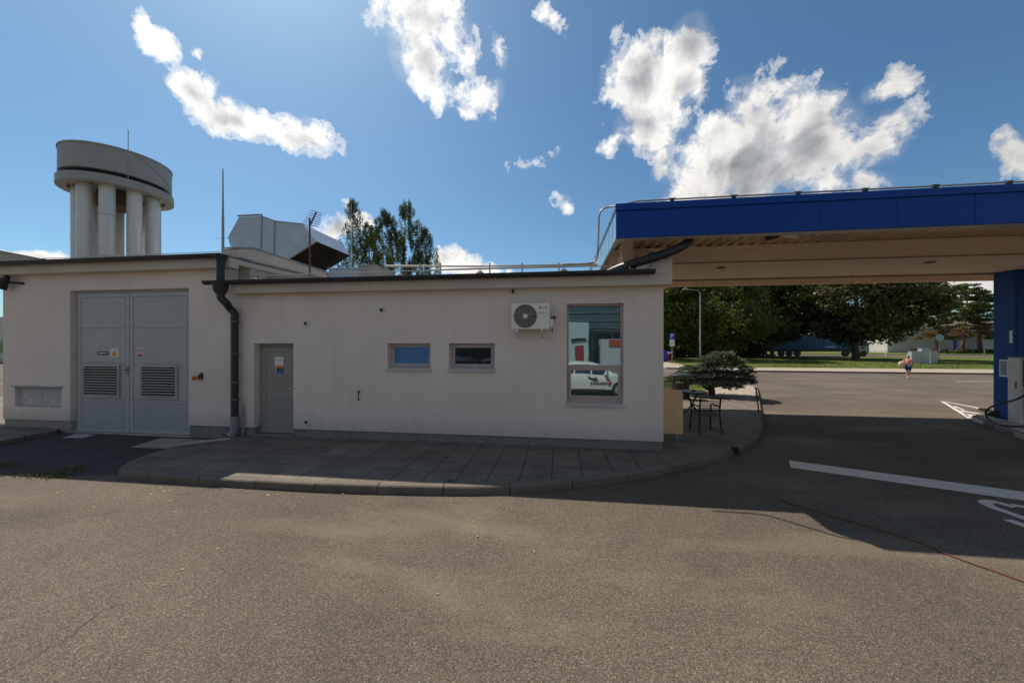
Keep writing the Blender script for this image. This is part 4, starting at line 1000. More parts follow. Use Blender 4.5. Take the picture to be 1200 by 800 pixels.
# ------------------------------------------------------------------ fuel island, pump, hose
isl = [onZ(x, y, .12) for x, y in ((1260,530),(1200,509),(1163.7,496),(1147,490.5),(1139.5,487.5),(1141,486),(1150,485),(1175,485.5))]
ip = smooth([(p.x, p.y, 0) for p in isl], 4) + [Vector((14.2, 13.4, 0)), Vector((17, 13.0, 0)), Vector((17, 8.4, 0))]
slab('fuel_island', [(p.x, p.y) for p in ip], CONC, -.02, .112)
kb = MB(); ribbon(kb, [(p.x, p.y, 0) for p in smooth([(p.x, p.y, 0) for p in isl], 4)][::-1], .12, -.02, .122, 1.0)
tag(kb.build('kerb', KERB), kind='structure')
pY = 11.22; pB = 11.50
pl = FX(1197, pY); PT = FZ(1195, 419, pY)
t = thing('fuel_pump', 'white and grey fuel dispenser with dark display standing on the island before the blue column', 'fuel pump', (pl+.6, 11.36, .12))
mb = MB(); mb.box(pl-.02, pl+1.1, pY, pB, .115, PT); mb.build('cabinet', mat('pump_white', (.66, .64, .58), .4, dirt=.15), t, bevel=.015)
mb = MB(); mb.box(pl+.03, pl+1.1, pY-.006, pY-.001, .22, FZ(1195, 453, pY)); mb.build('lower_panel', mat('pump_grey', (.36, .345, .32), .5), t)
mb = MB(); mb.box(pl+.03, pl+1.06, pY-.03, pY-.001, FZ(1195, 453, pY)+.01, PT-.05); hd_ = mb.build('display_housing', mat('pump_dark', (.06, .055, .05), .4), t, bevel=.01)
box('display', GLASSD, hd_, pl+.10, pl+.55, pY-.036, pY-.031, PT-.33, PT-.12); box('keypad_panel', mat('panel_khaki', (.30, .26, .20), .6), hd_, pl+.10, pl+.55, pY-.036, pY-.031, PT-.62, PT-.37)
box('red_mark', RED, t, pl-.026, pl-.021, 11.30, 11.34, 1.05, 1.25)
mb = MB(); mb.box(pl-.04, pl+1.12, pY-.05, pB+.02, PT, PT+.04); mb.build('hood', mat('hood_dark', (.10, .10, .10), .5), t)
hs = thing('fuel_hose', 'black fuel hose drooping from the pump past the column foot and back over the island', 'hose', tuple(onZ(1165, 495, .12)))
def atz(px, py, Y): return onY(px, py, Y)
hp_ = [atz(1205, 460, 10.7), atz(1192, 467.5, 10.8), atz(1175, 472, 10.9), atz(1162, 476.5, 11.0), atz(1155.5, 482, 10.95)] 
l_ = [onZ(1157, 489.5, .15), onZ(1163, 494, .14), onZ(1172, 497.5, .14), onZ(1185, 499, .14), onZ(1215, 499.6, .14)]
mb = MB(); mb.tube(smooth(hp_+l_, 6), .022, 10); mb.build('hose', BLACK, hs, smooth=60)
mb = MB(); g = atz(1155, 480, 10.95); mb.tube([g+Vector((.12,0,-.02)), g+Vector((-.02, 0, .0)), g+Vector((-.16, -.02, .02))], [.03, .045, .03], 10); mb.build('nozzle', mat('nozzle_tan', (.36, .24, .12), .5), hs, smooth=40)
mb = MB(); g = onZ(1164, 489, .2); mb.tube([g+Vector((-.1, 0, .08)), g+Vector((.05, 0, .12)), g+Vector((.14, .05, .02))], [.05, .10, .06], 10); mb.build('hose_coupling', BLACK, hs, smooth=40)
# rust cord over the asphalt
cd = [onZ(x, y, .012) for x, y in ((912,584.5),(925,589),(945,595),(980,605.5),(1030,620),(1080,636),(1105,647),(1140,660),(1175,672),(1215,687),(1300,718))]
tc_ = thing('cord', 'long thin rust brown cord lying across the asphalt from shade into sun', 'cord', tuple(cd[3]))
MB().tube(smooth(cd, 5), .007, 6).build('line', RUST, tc_)

# ------------------------------------------------------------------ terrace: panel, table, chair, bin
pp = Y0+.9; a, b = XR+.03, FX(800.5, pp); zt = FZ(795, 457, pp)
t = thing('windbreak_panel', 'tan rounded windbreak panel on small feet beside the building corner', 'screen', ((a+b)/2, pp, .12))
r = .10; pts = [(a, pp, .24), (b, pp, .24)] + [(b-r+r*math.cos(q), pp, zt-r+r*math.sin(q)) for q in [i*math.pi/12 for i in range(7)]] + [(a+.15, pp, zt+.03), (a, pp, zt+.07)]
MB().prism(pts, (0, .04, 0)).build('board', BEIGE, t, bevel=.008)
for x in (a+.1, b-.12): mb = MB(); mb.cyl((x, pp+.02, .15), .014, .09, 8); mb.tube([(x, pp-.01, .145), (x, pp+.05, .145)], .035, 12); mb.build('foot', PIPEM, t, smooth=40)
# table
tp = onZ(811, 487, .12); tb = thing('bistro_table', 'round black metal bistro table with crossed splayed legs in the shade', 'table', tuple(tp))
mb = MB(); mb.cyl((tp.x, tp.y, .83), .40, .018, 36); mb.lathe((tp.x, tp.y, 0), [(.40, .80), (.415, .80), (.415, .852), (.40, .852)], 36); mb.build('table_top', mat('mesh_black', (.03, .03, .03), .5), tb, smooth=40)
for k in range(4):
    q = R(20+90*k); c_, s_ = math.cos(q), math.sin(q)
    mb = MB(); mb.tube([(tp.x-c_*.22, tp.y-s_*.22, .82), (tp.x-c_*.03, tp.y-s_*.03, .50), (tp.x+c_*.12, tp.y+s_*.12, .33), (tp.x+c_*.36, tp.y+s_*.36, .13)], .020, 8); mb.build('leg', BLACK, tb, smooth=50)
mb = MB(); mb.tube([(tp.x+.07*math.cos(i*math.pi/6), tp.y+.07*math.sin(i*math.pi/6), .46) for i in range(13)], .010, 6); mb.build('ring', BLACK, tb)
# ashtray on the table
mb = MB(); mb.lathe((tp.x+.02, tp.y-.05, .853), [(0, 0), (.05, 0), (.06, .03), (.05, .03), (.045, .008), (0, .008)], 20); tag(mb.build('ashtray', mat('ashtray_dark', (.05, .045, .04), .4), smooth=40), 'small dark ashtray on the round bistro table', 'ashtray')
def chair(loc, rz, label):
    o = thing('garden_chair', label, 'chair', loc, rz=0, group='black metal chairs at the bistro table')
    x, y, z = loc; w, d_ = .23, .22
    def L(a, b, c): return Vector((x+a, y+b, z+c))
    for (u, v) in ((-1, -1), (1, -1)): mb = MB(); mb.tube([L(u*(w+.03), v*(d_+.06), .0), L(u*w, v*d_, .44), L(u*w, v*(d_+.01), .60), L(u*w, v*(d_+.05), .86)], .020, 8); mb.build('leg', BLACK, o, smooth=50)
    for (u, v) in ((-1, 1), (1, 1)): mb = MB(); mb.tube([L(u*(w+.02), v*(d_+.04), .0), L(u*w, v*d_, .44), L(u*(w), v*(d_-.02), .62), L(u*w, v*(d_-.10), .65), L(u*w, -d_-.01, .64)], .020, 8); mb.build('leg', BLACK, o, smooth=50)
    mb = MB(); mb.box(x-w, x+w, y-d_, y+d_, z+.43, z+.45); mb.tube([L(-w,-d_,.44), L(w,-d_,.44), L(w,d_,.44), L(-w,d_,.44), L(-w,-d_,.44)], .020, 8); mb.build('seat', mat('textilene', (.09, .085, .08), .8), o)
    mb = MB(); mb.tube([L(-w, -d_-.05, .86), L(w, -d_-.05, .86)], .020, 8)
    for k in range(1, 9): mb.tube([L(-w, -d_-.02-.0035*k, .50+.04*k), L(w, -d_-.02-.0035*k, .50+.04*k)], .008, 5)
    mb.build('backrest', BLACK, o, smooth=50); o.rotation_euler.z = rz; return o
cp_ = (onZ(819.5, 508.5, .12)+onZ(843.5, 509, .12))/2
chair((cp_.x, cp_.y+.26, .12), R(4), 'black metal armchair with its back towards us in front of the table')
cq = onZ(806, 484, .12); chair((cq.x-.35, cq.y+.9, .12), R(170), 'black metal armchair behind the table, half hidden by the tan panel')
# litter bin
bn = onZ(797, 466, .12); t = thing('litter_bin', 'dark brown slatted litter bin with overhanging black lid in front of the spruce', 'litter bin', tuple(bn))
x, y, z = bn.x, bn.y, .12; hb = FZ(797, 437.5, bn.y)
WD = mat('dark_wood', (.055, .028, .018), .7, var=.3, scale=9)
mb = MB()
for k in range(12): q = k*math.pi/6; mb.obox((x+math.cos(q)*.31, y+math.sin(q)*.31, (z+.05+hb-.42)/2+.02), .012, .075, (hb-.42-z-.05)/2, rz=q)
mb.build('slat_body', WD, t); mb = MB(); mb.cyl((x, y, z+.02), .285, hb-.45-z, 20); mb.build('liner', mat('liner', (.02, .02, .02), .6), t, smooth=40)
mb = MB()
for k in range(4): q = k*math.pi/2+.6; mb.tube([(x+math.cos(q)*.29, y+math.sin(q)*.29, hb-.45), (x+math.cos(q)*.29, y+math.sin(q)*.29, hb-.08)], .02, 8)
for zz in (hb-.42, hb-.28): mb.tube([(x+.30*math.cos(i*math.pi/8), y+.30*math.sin(i*math.pi/8), zz) for i in range(17)], .018, 6)
mb.build('lid_posts', WD, t); mb = MB(); mb.lathe((x, y, 0), [(0, hb-.09), (.40, hb-.10), (.42, hb-.06), (.34, hb-.01), (0, hb+.03)], 28); mb.build('lid', BLACK, t, smooth=40)
# small pole with reddish stake by the kerb
st = onZ(889.5, 483, .12); t = thing('marker_stake', 'thin leaning rust red stake at the pavement edge by the gravel', 'stake', tuple(st))
mb = MB(); mb.tube([(st.x, st.y, .05), (st.x-.06, st.y+.05, .85)], .02, 8); mb.build('stake', RUST, t); 
box('cap', BLACK, t, st.x-.09, st.x-.03, st.y+.02, st.y+.08, .84, .88)
d0 = onZ(862, 526.5, .12); t = thing('drain_box', 'tiny dark clamp on the kerb edge', 'clamp', tuple(d0)); mb = MB(); mb.box(d0.x-.05, d0.x+.03, d0.y-.04, d0.y+.04, .11, .19); mb.box(d0.x-.02, d0.x+.05, d0.y-.05, d0.y-.01, .05, .15); mb.build('body', BLACK, t)

# ------------------------------------------------------------------ foliage
def leafcloud(clumps, n, size, seed, flat=.0, droop=0, jag=1.0):
    """leaf-sized triangles and quads scattered through clumps (centre, radii)"""
    r = random.Random(seed); vs, fs = [], []
    wt = [c[1][0]*c[1][1]*c[1][2] for c in clumps]; tot = sum(w**.75 for w in wt)
    for (c, rad), w in zip(clumps, wt):
        m = int(n*(w**.75)/tot)+1
        for _ in range(m):
            u = Vector((r.gauss(0,1), r.gauss(0,1), r.gauss(0,1))).normalized()
            q = (r.random()**.42)
            p = Vector(c)+Vector((u.x*rad[0]*q, u.y*rad[1]*q, u.z*rad[2]*q))
            s = size*r.uniform(.6, 1.4)
            if droop:
                ax = Vector((r.uniform(-.25,.25), r.uniform(-.25,.25), -1)).normalized()*s*droop
                bx = Vector((r.uniform(-1,1), r.uniform(-1,1), r.uniform(-.1,.1))).normalized()*s*.42
            else:
                nrm = (u*.6+Vector((r.gauss(0,1), r.gauss(0,1), r.gauss(0,1)+.5))).normalized()
                ax = nrm.orthogonal().normalized(); ax.rotate(Matrix.Rotation(r.uniform(0, 6.28), 3, nrm)); bx = nrm.cross(ax)*s*.6; ax = ax*s
            k = len(vs)
            vs += [p-ax*.5, p+bx*.5, p+ax*.5, p-bx*.5]; fs.append((k, k+1, k+2, k+3))
    return vs, fs
def mesh_raw(name, vs, fs, m, parent):
    off = wloc(parent); me = bpy.data.meshes.new(name); me.from_pydata([v-off for v in vs], [], fs); me.materials.append(m)
    o = bpy.data.objects.new(name, me); C.objects.link(o); o.parent = parent; return o
def limbs(mb, base, h, r0, lean, n, rnd, reach, lo=.35):
    P = [Vector(base)+Vector((0,0,-.1))]; 
    for i in range(1, 6): P.append(Vector(base)+Vector((lean[0]*i/5+rnd.uniform(-.08,.08)*h*.1, lean[1]*i/5+rnd.uniform(-.08,.08)*h*.1, h*i/5)))
    mb.tube(smooth(P, 3), [r0*(1.25 if i == 0 else 1)*(1-.8*i/15) for i in range(16)], 10)
    ends = []
    for i in range(n):
        f = lo+(1-lo)*rnd.random(); k = f*5; a = P[int(k)].lerp(P[min(int(k)+1, 5)], k-int(k)); q = rnd.uniform(0, 6.28); l = reach*(1.15-f*.6)*rnd.uniform(.6, 1)
        e = a+Vector((math.cos(q)*l, math.sin(q)*l, l*rnd.uniform(.25, .8))); m_ = a.lerp(e, .5)+Vector((0,0,l*.1))
        mb.tube([a, m_, e], [r0*.35*(1.1-f*.7), r0*.2*(1.1-f*.7), .02], 6); ends.append((a, e))
    return ends
def tree(name, label, base, h, crown_c, crown_r, n, size, leafm, barkm, seed, clumps=60, r0=.28, group=None, lo=.25, lean=(0,0), csize=.30):
    rnd = random.Random(seed); t = thing(name, label, 'tree', tuple(base), group=group)
    mb = MB(); limbs(mb, base, h*.85, r0, lean, 12, rnd, crown_r[0]*.8, lo); mb.build('trunk', barkm, t, smooth=50)
    cl = []; cc = Vector(base)+Vector(crown_c)
    for i in range(clumps):
        u = Vector((rnd.gauss(0,1), rnd.gauss(0,1), rnd.gauss(0,1))).normalized(); q = rnd.uniform(.45, 1.0)**.6
        c = cc+Vector((u.x*crown_r[0]*q, u.y*crown_r[1]*q, u.z*crown_r[2]*q)); s = crown_r[0]*csize*rnd.uniform(.55, 1.25)
        cl.append((c, (s, s, s*.62)))
    vs, fs = leafcloud(cl, n, size, seed+1); mesh_raw('crown', vs, fs, leafm, t); return t
LF1 = m_leaf('leaf_mid_green', (.055, .078, .017), (.175, .195, .05), .38)
LF2 = m_leaf('leaf_dark_green', (.030, .05, .014), (.085, .11, .028), .3)
LF3 = m_leaf('leaf_maple_dark', (.045, .045, .018), (.15, .135, .055), .3)
LFP = m_leaf('needle_pine', (.055, .075, .022), (.15, .16, .05), .2)
LFPB = m_leaf('needle_dry', (.11, .06, .025), (.19, .10, .04), .2)
LFS = m_leaf('needle_blue_spruce', (.075, .10, .072), (.36, .40, .32), .1)
LFB = m_leaf('leaf_birch', (.028, .040, .011), (.095, .11, .028), .35)
def gz(px, py, z=0.0): return onZ(px, py, z)
G_ROW = 'broadleaved trees along the far verge'
def P3(px, z, h=0): v = ray(px, 402.3); return Vector((v.x*z, v.y*z, h))
tree('broadleaf_tree', 'bright mid green tree directly behind the parking sign at the building corner', P3(770, 50, .08), 13, (0, 0, 7.2), (6.5, 5, 6.6), 26000, .40, LF1, BARK, 11, 80, group=G_ROW)
tree('broadleaf_tree', 'leafy mid green tree behind the tall street lamp pole', P3(838, 48, .08), 12.5, (0, 0, 6.6), (6.2, 5, 6.3), 26000, .38, LF1, BARK, 12, 80, group=G_ROW)
tree('broadleaf_tree', 'darker green tree with low branches left of the big maple', P3(905, 54, .1), 13.5, (0, 0, 8.0), (6.6, 5.5, 5.4), 24000, .42, LF2, BARK, 13, 80, group=G_ROW)
tree('maple_tree', 'huge dark brownish green maple with one thick trunk on the lawn', P3(1003, 48.5, .1), 14, (.9, 0, 8.0), (8.0, 7, 5.4), 46000, .40, LF3, BARK, 14, 120, r0=.42, lo=.22, csize=.26)
# far dark hedge mass behind the left trees
tree('broadleaf_tree', 'dark tree filling the gap behind the litter bin and parking sign', P3(800, 62, .08), 15, (0, 0, 7.4), (9, 5, 7.8), 16000, .55, LF2, BARK, 21, 70, group=G_ROW)
tree('broadleaf_tree', 'dark tree far behind the lamp pole, mostly hidden by nearer crowns', P3(870, 64, .08), 15, (0, 0, 7.4), (9, 5, 7.6), 16000, .55, LF2, BARK, 22, 70, group=G_ROW)
# clipped hedge under them
hd2 = thing('hedge', 'dark shaded hedge running under the trees behind the parking sign', 'hedge', tuple(P3(820, 56, .08)))
rh = random.Random(5); a_, b_ = P3(760, 54), P3(893, 58); cl = [(a_.lerp(b_, i/40)+Vector((0, rh.uniform(-.6,.6), 1.0+rh.uniform(-.2,.3))), (1.0, .9, 1.3)) for i in range(41)]
vs, fs = leafcloud(cl, 9000, .32, 6); mesh_raw('foliage', vs, fs, LF2, hd2)
# pines
def pine(px, z, h, seed, label, lean):
    base = P3(px, z, .1); rnd = random.Random(seed); t = thing('pine_tree', label, 'tree', tuple(base), group='red trunked pines by the white house')
    mb = MB(); limbs(mb, base, h*.93, .34, lean, 12, rnd, 3.2, .42); mb.build('trunk', BARKR, t, smooth=50)
    cl, cd_ = [], []
    for i in range(60):
        f = rnd.uniform(.22, 1); q = rnd.uniform(0, 6.28); l = 4.6*(1.12-f)**.55*rnd.uniform(.3, 1)
        c = base+Vector((lean[0]*f+math.cos(q)*l, lean[1]*f+math.sin(q)*l, h*f)); s = rnd.uniform(.8, 1.4)
        (cd_ if (f < .45 and rnd.random() < .55) else cl).append((c, (s, s, s*.38)))
    vs, fs = leafcloud(cl, 12000, .34, seed+1); mesh_raw('crown', vs, fs, LFP, t)
    vs, fs = leafcloud(cd_ or cl[:1], 1300, .30, seed+2); mesh_raw('dry_needles', vs, fs, LFPB, t)
pine(1098, 78, 13.5, 31, 'red trunked pine next to the grey cabinets and the round sign', (.3, 0))
pine(1128, 80, 15.5, 32, 'tallest red trunked pine with slanting trunk, beside the blue door', (1.2, 0))
pine(1150, 82, 14.5, 33, 'red trunked pine with kinked trunk beside the parked pale blue car', (-.9, 0))
# birches behind the building
def birch(px, z, ptop, seed, label, n, w):
    base = P3(px, z, 0); h = CAMH+(402.3-ptop)/420*z; rnd = random.Random(seed); t = thing('birch_tree', label, 'tree', tuple(base), group='weeping birches behind the low roof')
    mb = MB(); limbs(mb, base, h*.97, .15, (rnd.uniform(-.3,.3), 0), 12, rnd, w*.8, .45); mb.build('trunk', BARKW, t, smooth=50)
    cl = []
    for i in range(110):
        f = rnd.uniform(.48, 1.0); q = rnd.uniform(0, 6.28); l = w*(.05+max(0, 1-((f-.48)/.55)**2)**1.1)*rnd.uniform(.05, 1)**.5
        top = base+Vector((math.cos(q)*l, math.sin(q)*l, h*f)); L_ = rnd.uniform(.5, 1.3)*(1 if f < .9 else .5)
        for k in range(4): cl.append((top+Vector((rnd.uniform(-.12,.12), rnd.uniform(-.12,.12), -L_*k/3.2)), (.17, .17, .30)))
    vs, fs = leafcloud(cl, int(n*1.25), .115, seed+1, droop=1.0); mesh_raw('crown', vs, fs, LFB, t)
birch(414, 30, 232, 41, 'tallest thinnest weeping birch nearest the zinc hood', 7500, 1.5)
birch(433, 31, 262, 42, 'weeping birch in the middle of the clump above the grey roof box', 14000, 2.6)
birch(452, 30, 248, 43, 'dense weeping birch with pointed top in the middle of the clump', 14000, 2.5)
birch(476, 31, 236, 44, 'airy weeping birch with feathery top right of the dense one', 13000, 2.3)
birch(497, 30, 268, 45, 'lowest drooping weeping birch at the outer side of the clump', 11000, 2.0)
birch(398, 33, 282, 46, 'small thin birch peeping out just beside the hood mouth', 2600, 1.0)
# low spreading spruce
sb = onZ(834, 463, .1); t = thing('dwarf_spruce', 'low spreading blue green spruce on a short crooked trunk in the gravel bed', 'tree', tuple(sb))
mb = MB(); mb.tube(smooth([sb+Vector((0,0,-.1)), sb+Vector((.0,0,.2)), sb+Vector((-.05,0,.5)), sb+Vector((.05,0,1.0)), sb+Vector((.2,0,1.7))], 3), [.13]*4+[.11]*4+[.08]*3+[.03]*2, 10)
mb.tube(smooth([sb+Vector((0,0,.15)), sb+Vector((-.4,-.1,.42)), sb+Vector((-.8,-.15,.75))], 4), .06, 8); mb.build('trunk', mat('bark_spruce', (.09, .035, .022), .9, var=.3, scale=9), t, smooth=50)
rnd = random.Random(77); vs, fs = [], []
K_ = 14.2/420
def spray(o, dir_, L_, W_):
    """one bough tip: a fan of needle sprigs"""
    d = dir_.normalized(); side = d.cross(Vector((0,0,1))).normalized()
    for i in range(9):
        f = i/8; c = o+d*L_*f; c.z -= .05*f*f*L_
        for sgn in (-1, 1):
            l = W_*(1-.65*f)*rnd.uniform(.7, 1.2); e = c+side*sgn*l+d*l*.8+Vector((0,0,rnd.uniform(-.04, .07))); wv = Vector((rnd.uniform(-.3,.3), rnd.uniform(-.3,.3), 1)).normalized()*.018
            wv2 = d*.020
            k = len(vs); vs.extend([c-wv2, e, c+wv2+wv*.6]); fs.append((k, k+1, k+2)); k = len(vs); vs.extend([c-wv, e, c+wv]); fs.append((k, k+1, k+2))
def bl(px, py): return Vector(((px-834)*K_*1.0, 0, CAMH+(402.3-py)*K_*1.0 - sb.z))
layers = [(846, 413, 12, 7), (836, 419, 18, 8), (858, 420, 12, 8), (848, 427, 30, 10), (818, 430, 18, 8), (872, 431, 6, 6), (832, 436, 26, 10), (806, 438, 16, 7), (860, 437, 18, 9), (845, 444, 24, 9), (822, 446, 22, 8), (866, 444, 14, 7), (850, 450, 16, 7), (838, 448, 14, 6), (795, 443, 12, 5)]
for (px, py, wpx, dep) in layers:
    c = sb+bl(px, py+3.5); W_ = wpx*K_*.85
    for _ in range(int(150*wpx/20)):
        q = rnd.uniform(0, 6.28); rr = W_*rnd.random()**.5
        o = c+Vector((math.cos(q)*rr, math.sin(q)*rr*1.0, rnd.uniform(-.05, .05)+.08-.16*(rr/W_)**2))
        spray(o, Vector((math.cos(q), math.sin(q), rnd.uniform(-.05, .35))), rnd.uniform(.14, .30), .11)
mesh_raw('boughs', vs, fs, LFS, t)
# weeds
def weeds(name, pts, label, n=60, h=.12):
    r = random.Random(len(pts)*7+n); vs, fs = [], []
    for p in pts:
        for _ in range(n):
            o = Vector((p[0]+r.gauss(0, p[2]), p[1]+r.gauss(0, p[2]*.5), p[3] if len(p) > 3 else 0)); q = r.uniform(0, 6.28); l = h*r.uniform(.4, 1.2)
            d = Vector((math.cos(q)*.5, math.sin(q)*.5, 1)).normalized()*l; s = Vector((-math.sin(q), math.cos(q), 0))*l*.10; k = len(vs)
            vs += [o-s, o+d*.6+s*.7, o+d]; vs += [o+s]; fs.append((k, k+3, k+1, k+2))
    me = bpy.data.meshes.new(name); me.from_pydata(vs, [], fs); me.materials.append(m_leaf('weed_'+name+str(n), (.07, .085, .028), (.17, .165, .06), .2)); o = bpy.data.objects.new(name, me); C.objects.link(o); return tag(o, label, 'weeds', kind='stuff')
wl = []
for px, py, s in ((40,557,.15),(50,558,.18),(60,557,.15),(70,558,.1),(86,551,.12),(90,549,.14),(5,545,.12),(12,547,.1),(0,557,.1)): p = onZ(px, py, 0); wl.append((p.x, p.y, s, .005))
weeds('weeds', wl, 'low green weeds along the asphalt seam before the grey doors', 70, .07)
wl = []
for px, py, s in ((625,570,.05),(632,570.5,.06),(640,569,.07),(648,568,.08),(655,567,.08),(665,565,.06),(610,573,.03)): p = onZ(px, py+4, 0); wl.append((p.x, p.y, s, .005))
p = onZ(527, 563.5, .12); wl.append((p.x, p.y, .03, .12))
weeds('weeds', wl, 'small weeds in the kerb joint near the bend of the pavement', 50, .05)
# lawn blades near the far lawns
gl = []; r9 = random.Random(3)
for _ in range(260): gl.append((r9.uniform(2.4, 12.2), r9.uniform(17.6, 22.8), .25, .09))
def inside(x, y, poly):
    c = False
    for i in range(len(poly)):
        a, b = poly[i], poly[i-1]
        if (a.y > y) != (b.y > y) and x < (b.x-a.x)*(y-a.y)/(b.y-a.y)+a.x: c = not c
    return c
gl = [g for g in gl if inside(g[0], g[1], lw)]
weeds('grass', gl, 'short green grass of the small lawn behind the gravel bed', 45, .10)
gl = [(r9.uniform(13, 60), r9.uniform(34.9, 50), .8, .10) for _ in range(420)]
weeds('grass', gl, 'short green grass of the wide lawn beyond the road', 46, .14)
# fallen leaves on the asphalt
lvv, lff = [], []
for _ in range(46):
    p = onZ(r9.choice((r9.uniform(180, 225), r9.uniform(480, 640), r9.uniform(60, 560))), r9.uniform(570, 580) if r9.random() < .6 else r9.uniform(575, 700), .012); q = r9.uniform(0, 6.28); s = r9.uniform(.012, .03)
    u, v = Vector((math.cos(q), math.sin(q), .2))*s, Vector((-math.sin(q), math.cos(q), .1))*s*.6; k = len(lvv); lvv += [p-u, p+v, p+u, p-v]; lff.append((k, k+1, k+2, k+3))
me = bpy.data.meshes.new('fallen_leaves'); me.from_pydata(lvv, [], lff); me.materials.append(mat('leaf_litter', (.42, .30, .12), .8, var=.3, scale=5)); o = bpy.data.objects.new('fallen_leaves', me); C.objects.link(o); tag(o, 'few small yellow fallen leaves scattered on the asphalt', 'leaves', kind='stuff')

# ------------------------------------------------------------------ street furniture across the road
s = P3(787.5, 36.9); zt = CAMH+(402.3-390.3)/420*36.9
t = thing('parking_sign', 'blue parking sign with white plate below it on a thin grey post', 'road sign', (s.x, s.y, 0))
mb = MB(); mb.tube([(s.x, s.y, 0), (s.x, s.y, zt-.02)], .035, 8); mb.build('post', mat('post_grey', (.36, .35, .34), .5, .3), t, smooth=40)
o = box('sign_plate', BLUESIGN, t, s.x-.27, s.x+.27, s.y-.045, s.y-.037, zt-.62, zt)
text('letter', 'P', WHITE, o, (s.x, s.y-.048, zt-.31), .62)
o = box('lower_plate', WHITE, t, s.x-.24, s.x+.24, s.y-.045, s.y-.037, zt-1.32, zt-.66)
mb = MB(); 
for i in range(3): mb.box(s.x-.17, s.x+.17-.06*i, s.y-.049, s.y-.0455, zt-.85-.15*i, zt-.80-.15*i)
mb.build('plate_text_lines', mat('print_grey2', (.30, .30, .30), .6), o)
s = P3(820.5, 41); zt = CAMH+(402.3-340)/420*41
t = thing('street_lamp', 'tall thin grey street lamp with short arm in front of the trees', 'street lamp', (s.x, s.y, 0))
PG = mat('lamp_pole_grey', (.38, .38, .39), .5, .3)
mb = MB(); mb.tube([(s.x, s.y, 0), (s.x, s.y, 3), (s.x, s.y, zt-.3)], [.11, .09, .06], 10); mb.build('pole', PG, t, smooth=40)
mb = MB(); mb.tube(smooth([(s.x, s.y, zt-.35), (s.x-.15, s.y, zt-.05), (s.x-.7, s.y, zt+.06), (s.x-1.5, s.y, zt+.10)], 4), .03, 8); mb.build('arm', PG, t, smooth=40)
mb = MB(); mb.tube([(s.x-1.3, s.y, zt+.17), (s.x-1.55, s.y, zt+.18), (s.x-1.95, s.y, zt+.14)], [.05, .13, .05], 10); mb.build('lamp_head', PG, t, smooth=40)
s = onZ(1100.5, 421, .1); zt = FZ(1100.5, 391, s.y)
t = thing('round_sign', 'pale round road sign seen from behind on a post right of the grey cabinets', 'road sign', (s.x, s.y, .1))
mb = MB(); mb.tube([(s.x, s.y, .05), (s.x, s.y, zt-.1)], .05, 8); mb.build('post', mat('post_white', (.62, .62, .60), .5, .1), t, smooth=40)
mb = MB(); mb.tube([(s.x, s.y-.09, zt-.52), (s.x, s.y-.06, zt-.52)], .50, 24); mb.build('disc', mat('sign_back', (.40, .44, .48), .5, .2), t, smooth=40)
# grey cabinets
CAB = mat('cabinet_grey', (.42, .45, .48), .6, var=.08, dirt=.1)
def cabinet(px0, px1, pyt, pyb, lab, split):
    b_ = onZ((px0+px1)/2, pyb, .1); Y = b_.y; a, b = FX(px0, Y), FX(px1, Y); zt = FZ((px0+px1)/2, pyt, Y)
    t = thing('utility_cabinet', lab, 'cabinet', ((a+b)/2, Y, .1), group='grey utility cabinets on the lawn')
    zm = .1+(zt-.1)*split
    mb = MB(); mb.box(a, b, Y, Y+.45, .05, zm-.01); mb.build('base', CAB, t, bevel=.01)
    mb = MB(); mb.box(a, b, Y, Y+.45, zm+.01, zt-.05); mb.box(a+.01, b-.01, Y+.02, Y+.44, zm-.012, zm+.012); mb.build('casing', CAB, t, bevel=.01)
    mb = MB(); mb.box(a+.04, (a+b)/2-.008, Y-.015, Y-.001, zm+.04, zt-.1); mb.box((a+b)/2+.008, b-.04, Y-.015, Y-.001, zm+.04, zt-.1); mb.build('door', CAB, t)
    mb = MB(); mb.box(a-.03, b+.03, Y-.03, Y+.48, zt-.048, zt); mb.build('lid', CAB, t)
cabinet(1068.5, 1079.8, 411.5, 426, 'wide grey utility cabinet nearest the big maple', .42)
cabinet(1080.2, 1089.8, 408, 426, 'tallest grey utility cabinet, in the middle of the three', .38)
cabinet(1090.4, 1099, 411, 425.8, 'grey utility cabinet with dark gap, next to the pale sign post', .38)
def bollard(px, py, h, lab):
    s = onZ(px, py, .1); t = thing('bollard', lab, 'bollard', tuple(s)); mb = MB(); mb.tube([(s.x, s.y, .05), (s.x, s.y, .1+h)], .08, 8); mb.build('post', WHITE, t, smooth=40); mb = MB(); mb.tube([(s.x, s.y, .1+h), (s.x, s.y, .13+h)], .11, 8); mb.build('cap', CAB, t)
bollard(1038, 417, .95, 'short white post on the lawn edge under the right side of the maple')
bollard(1153.5, 414.8, .9, 'short white post beside the parked pale blue car')
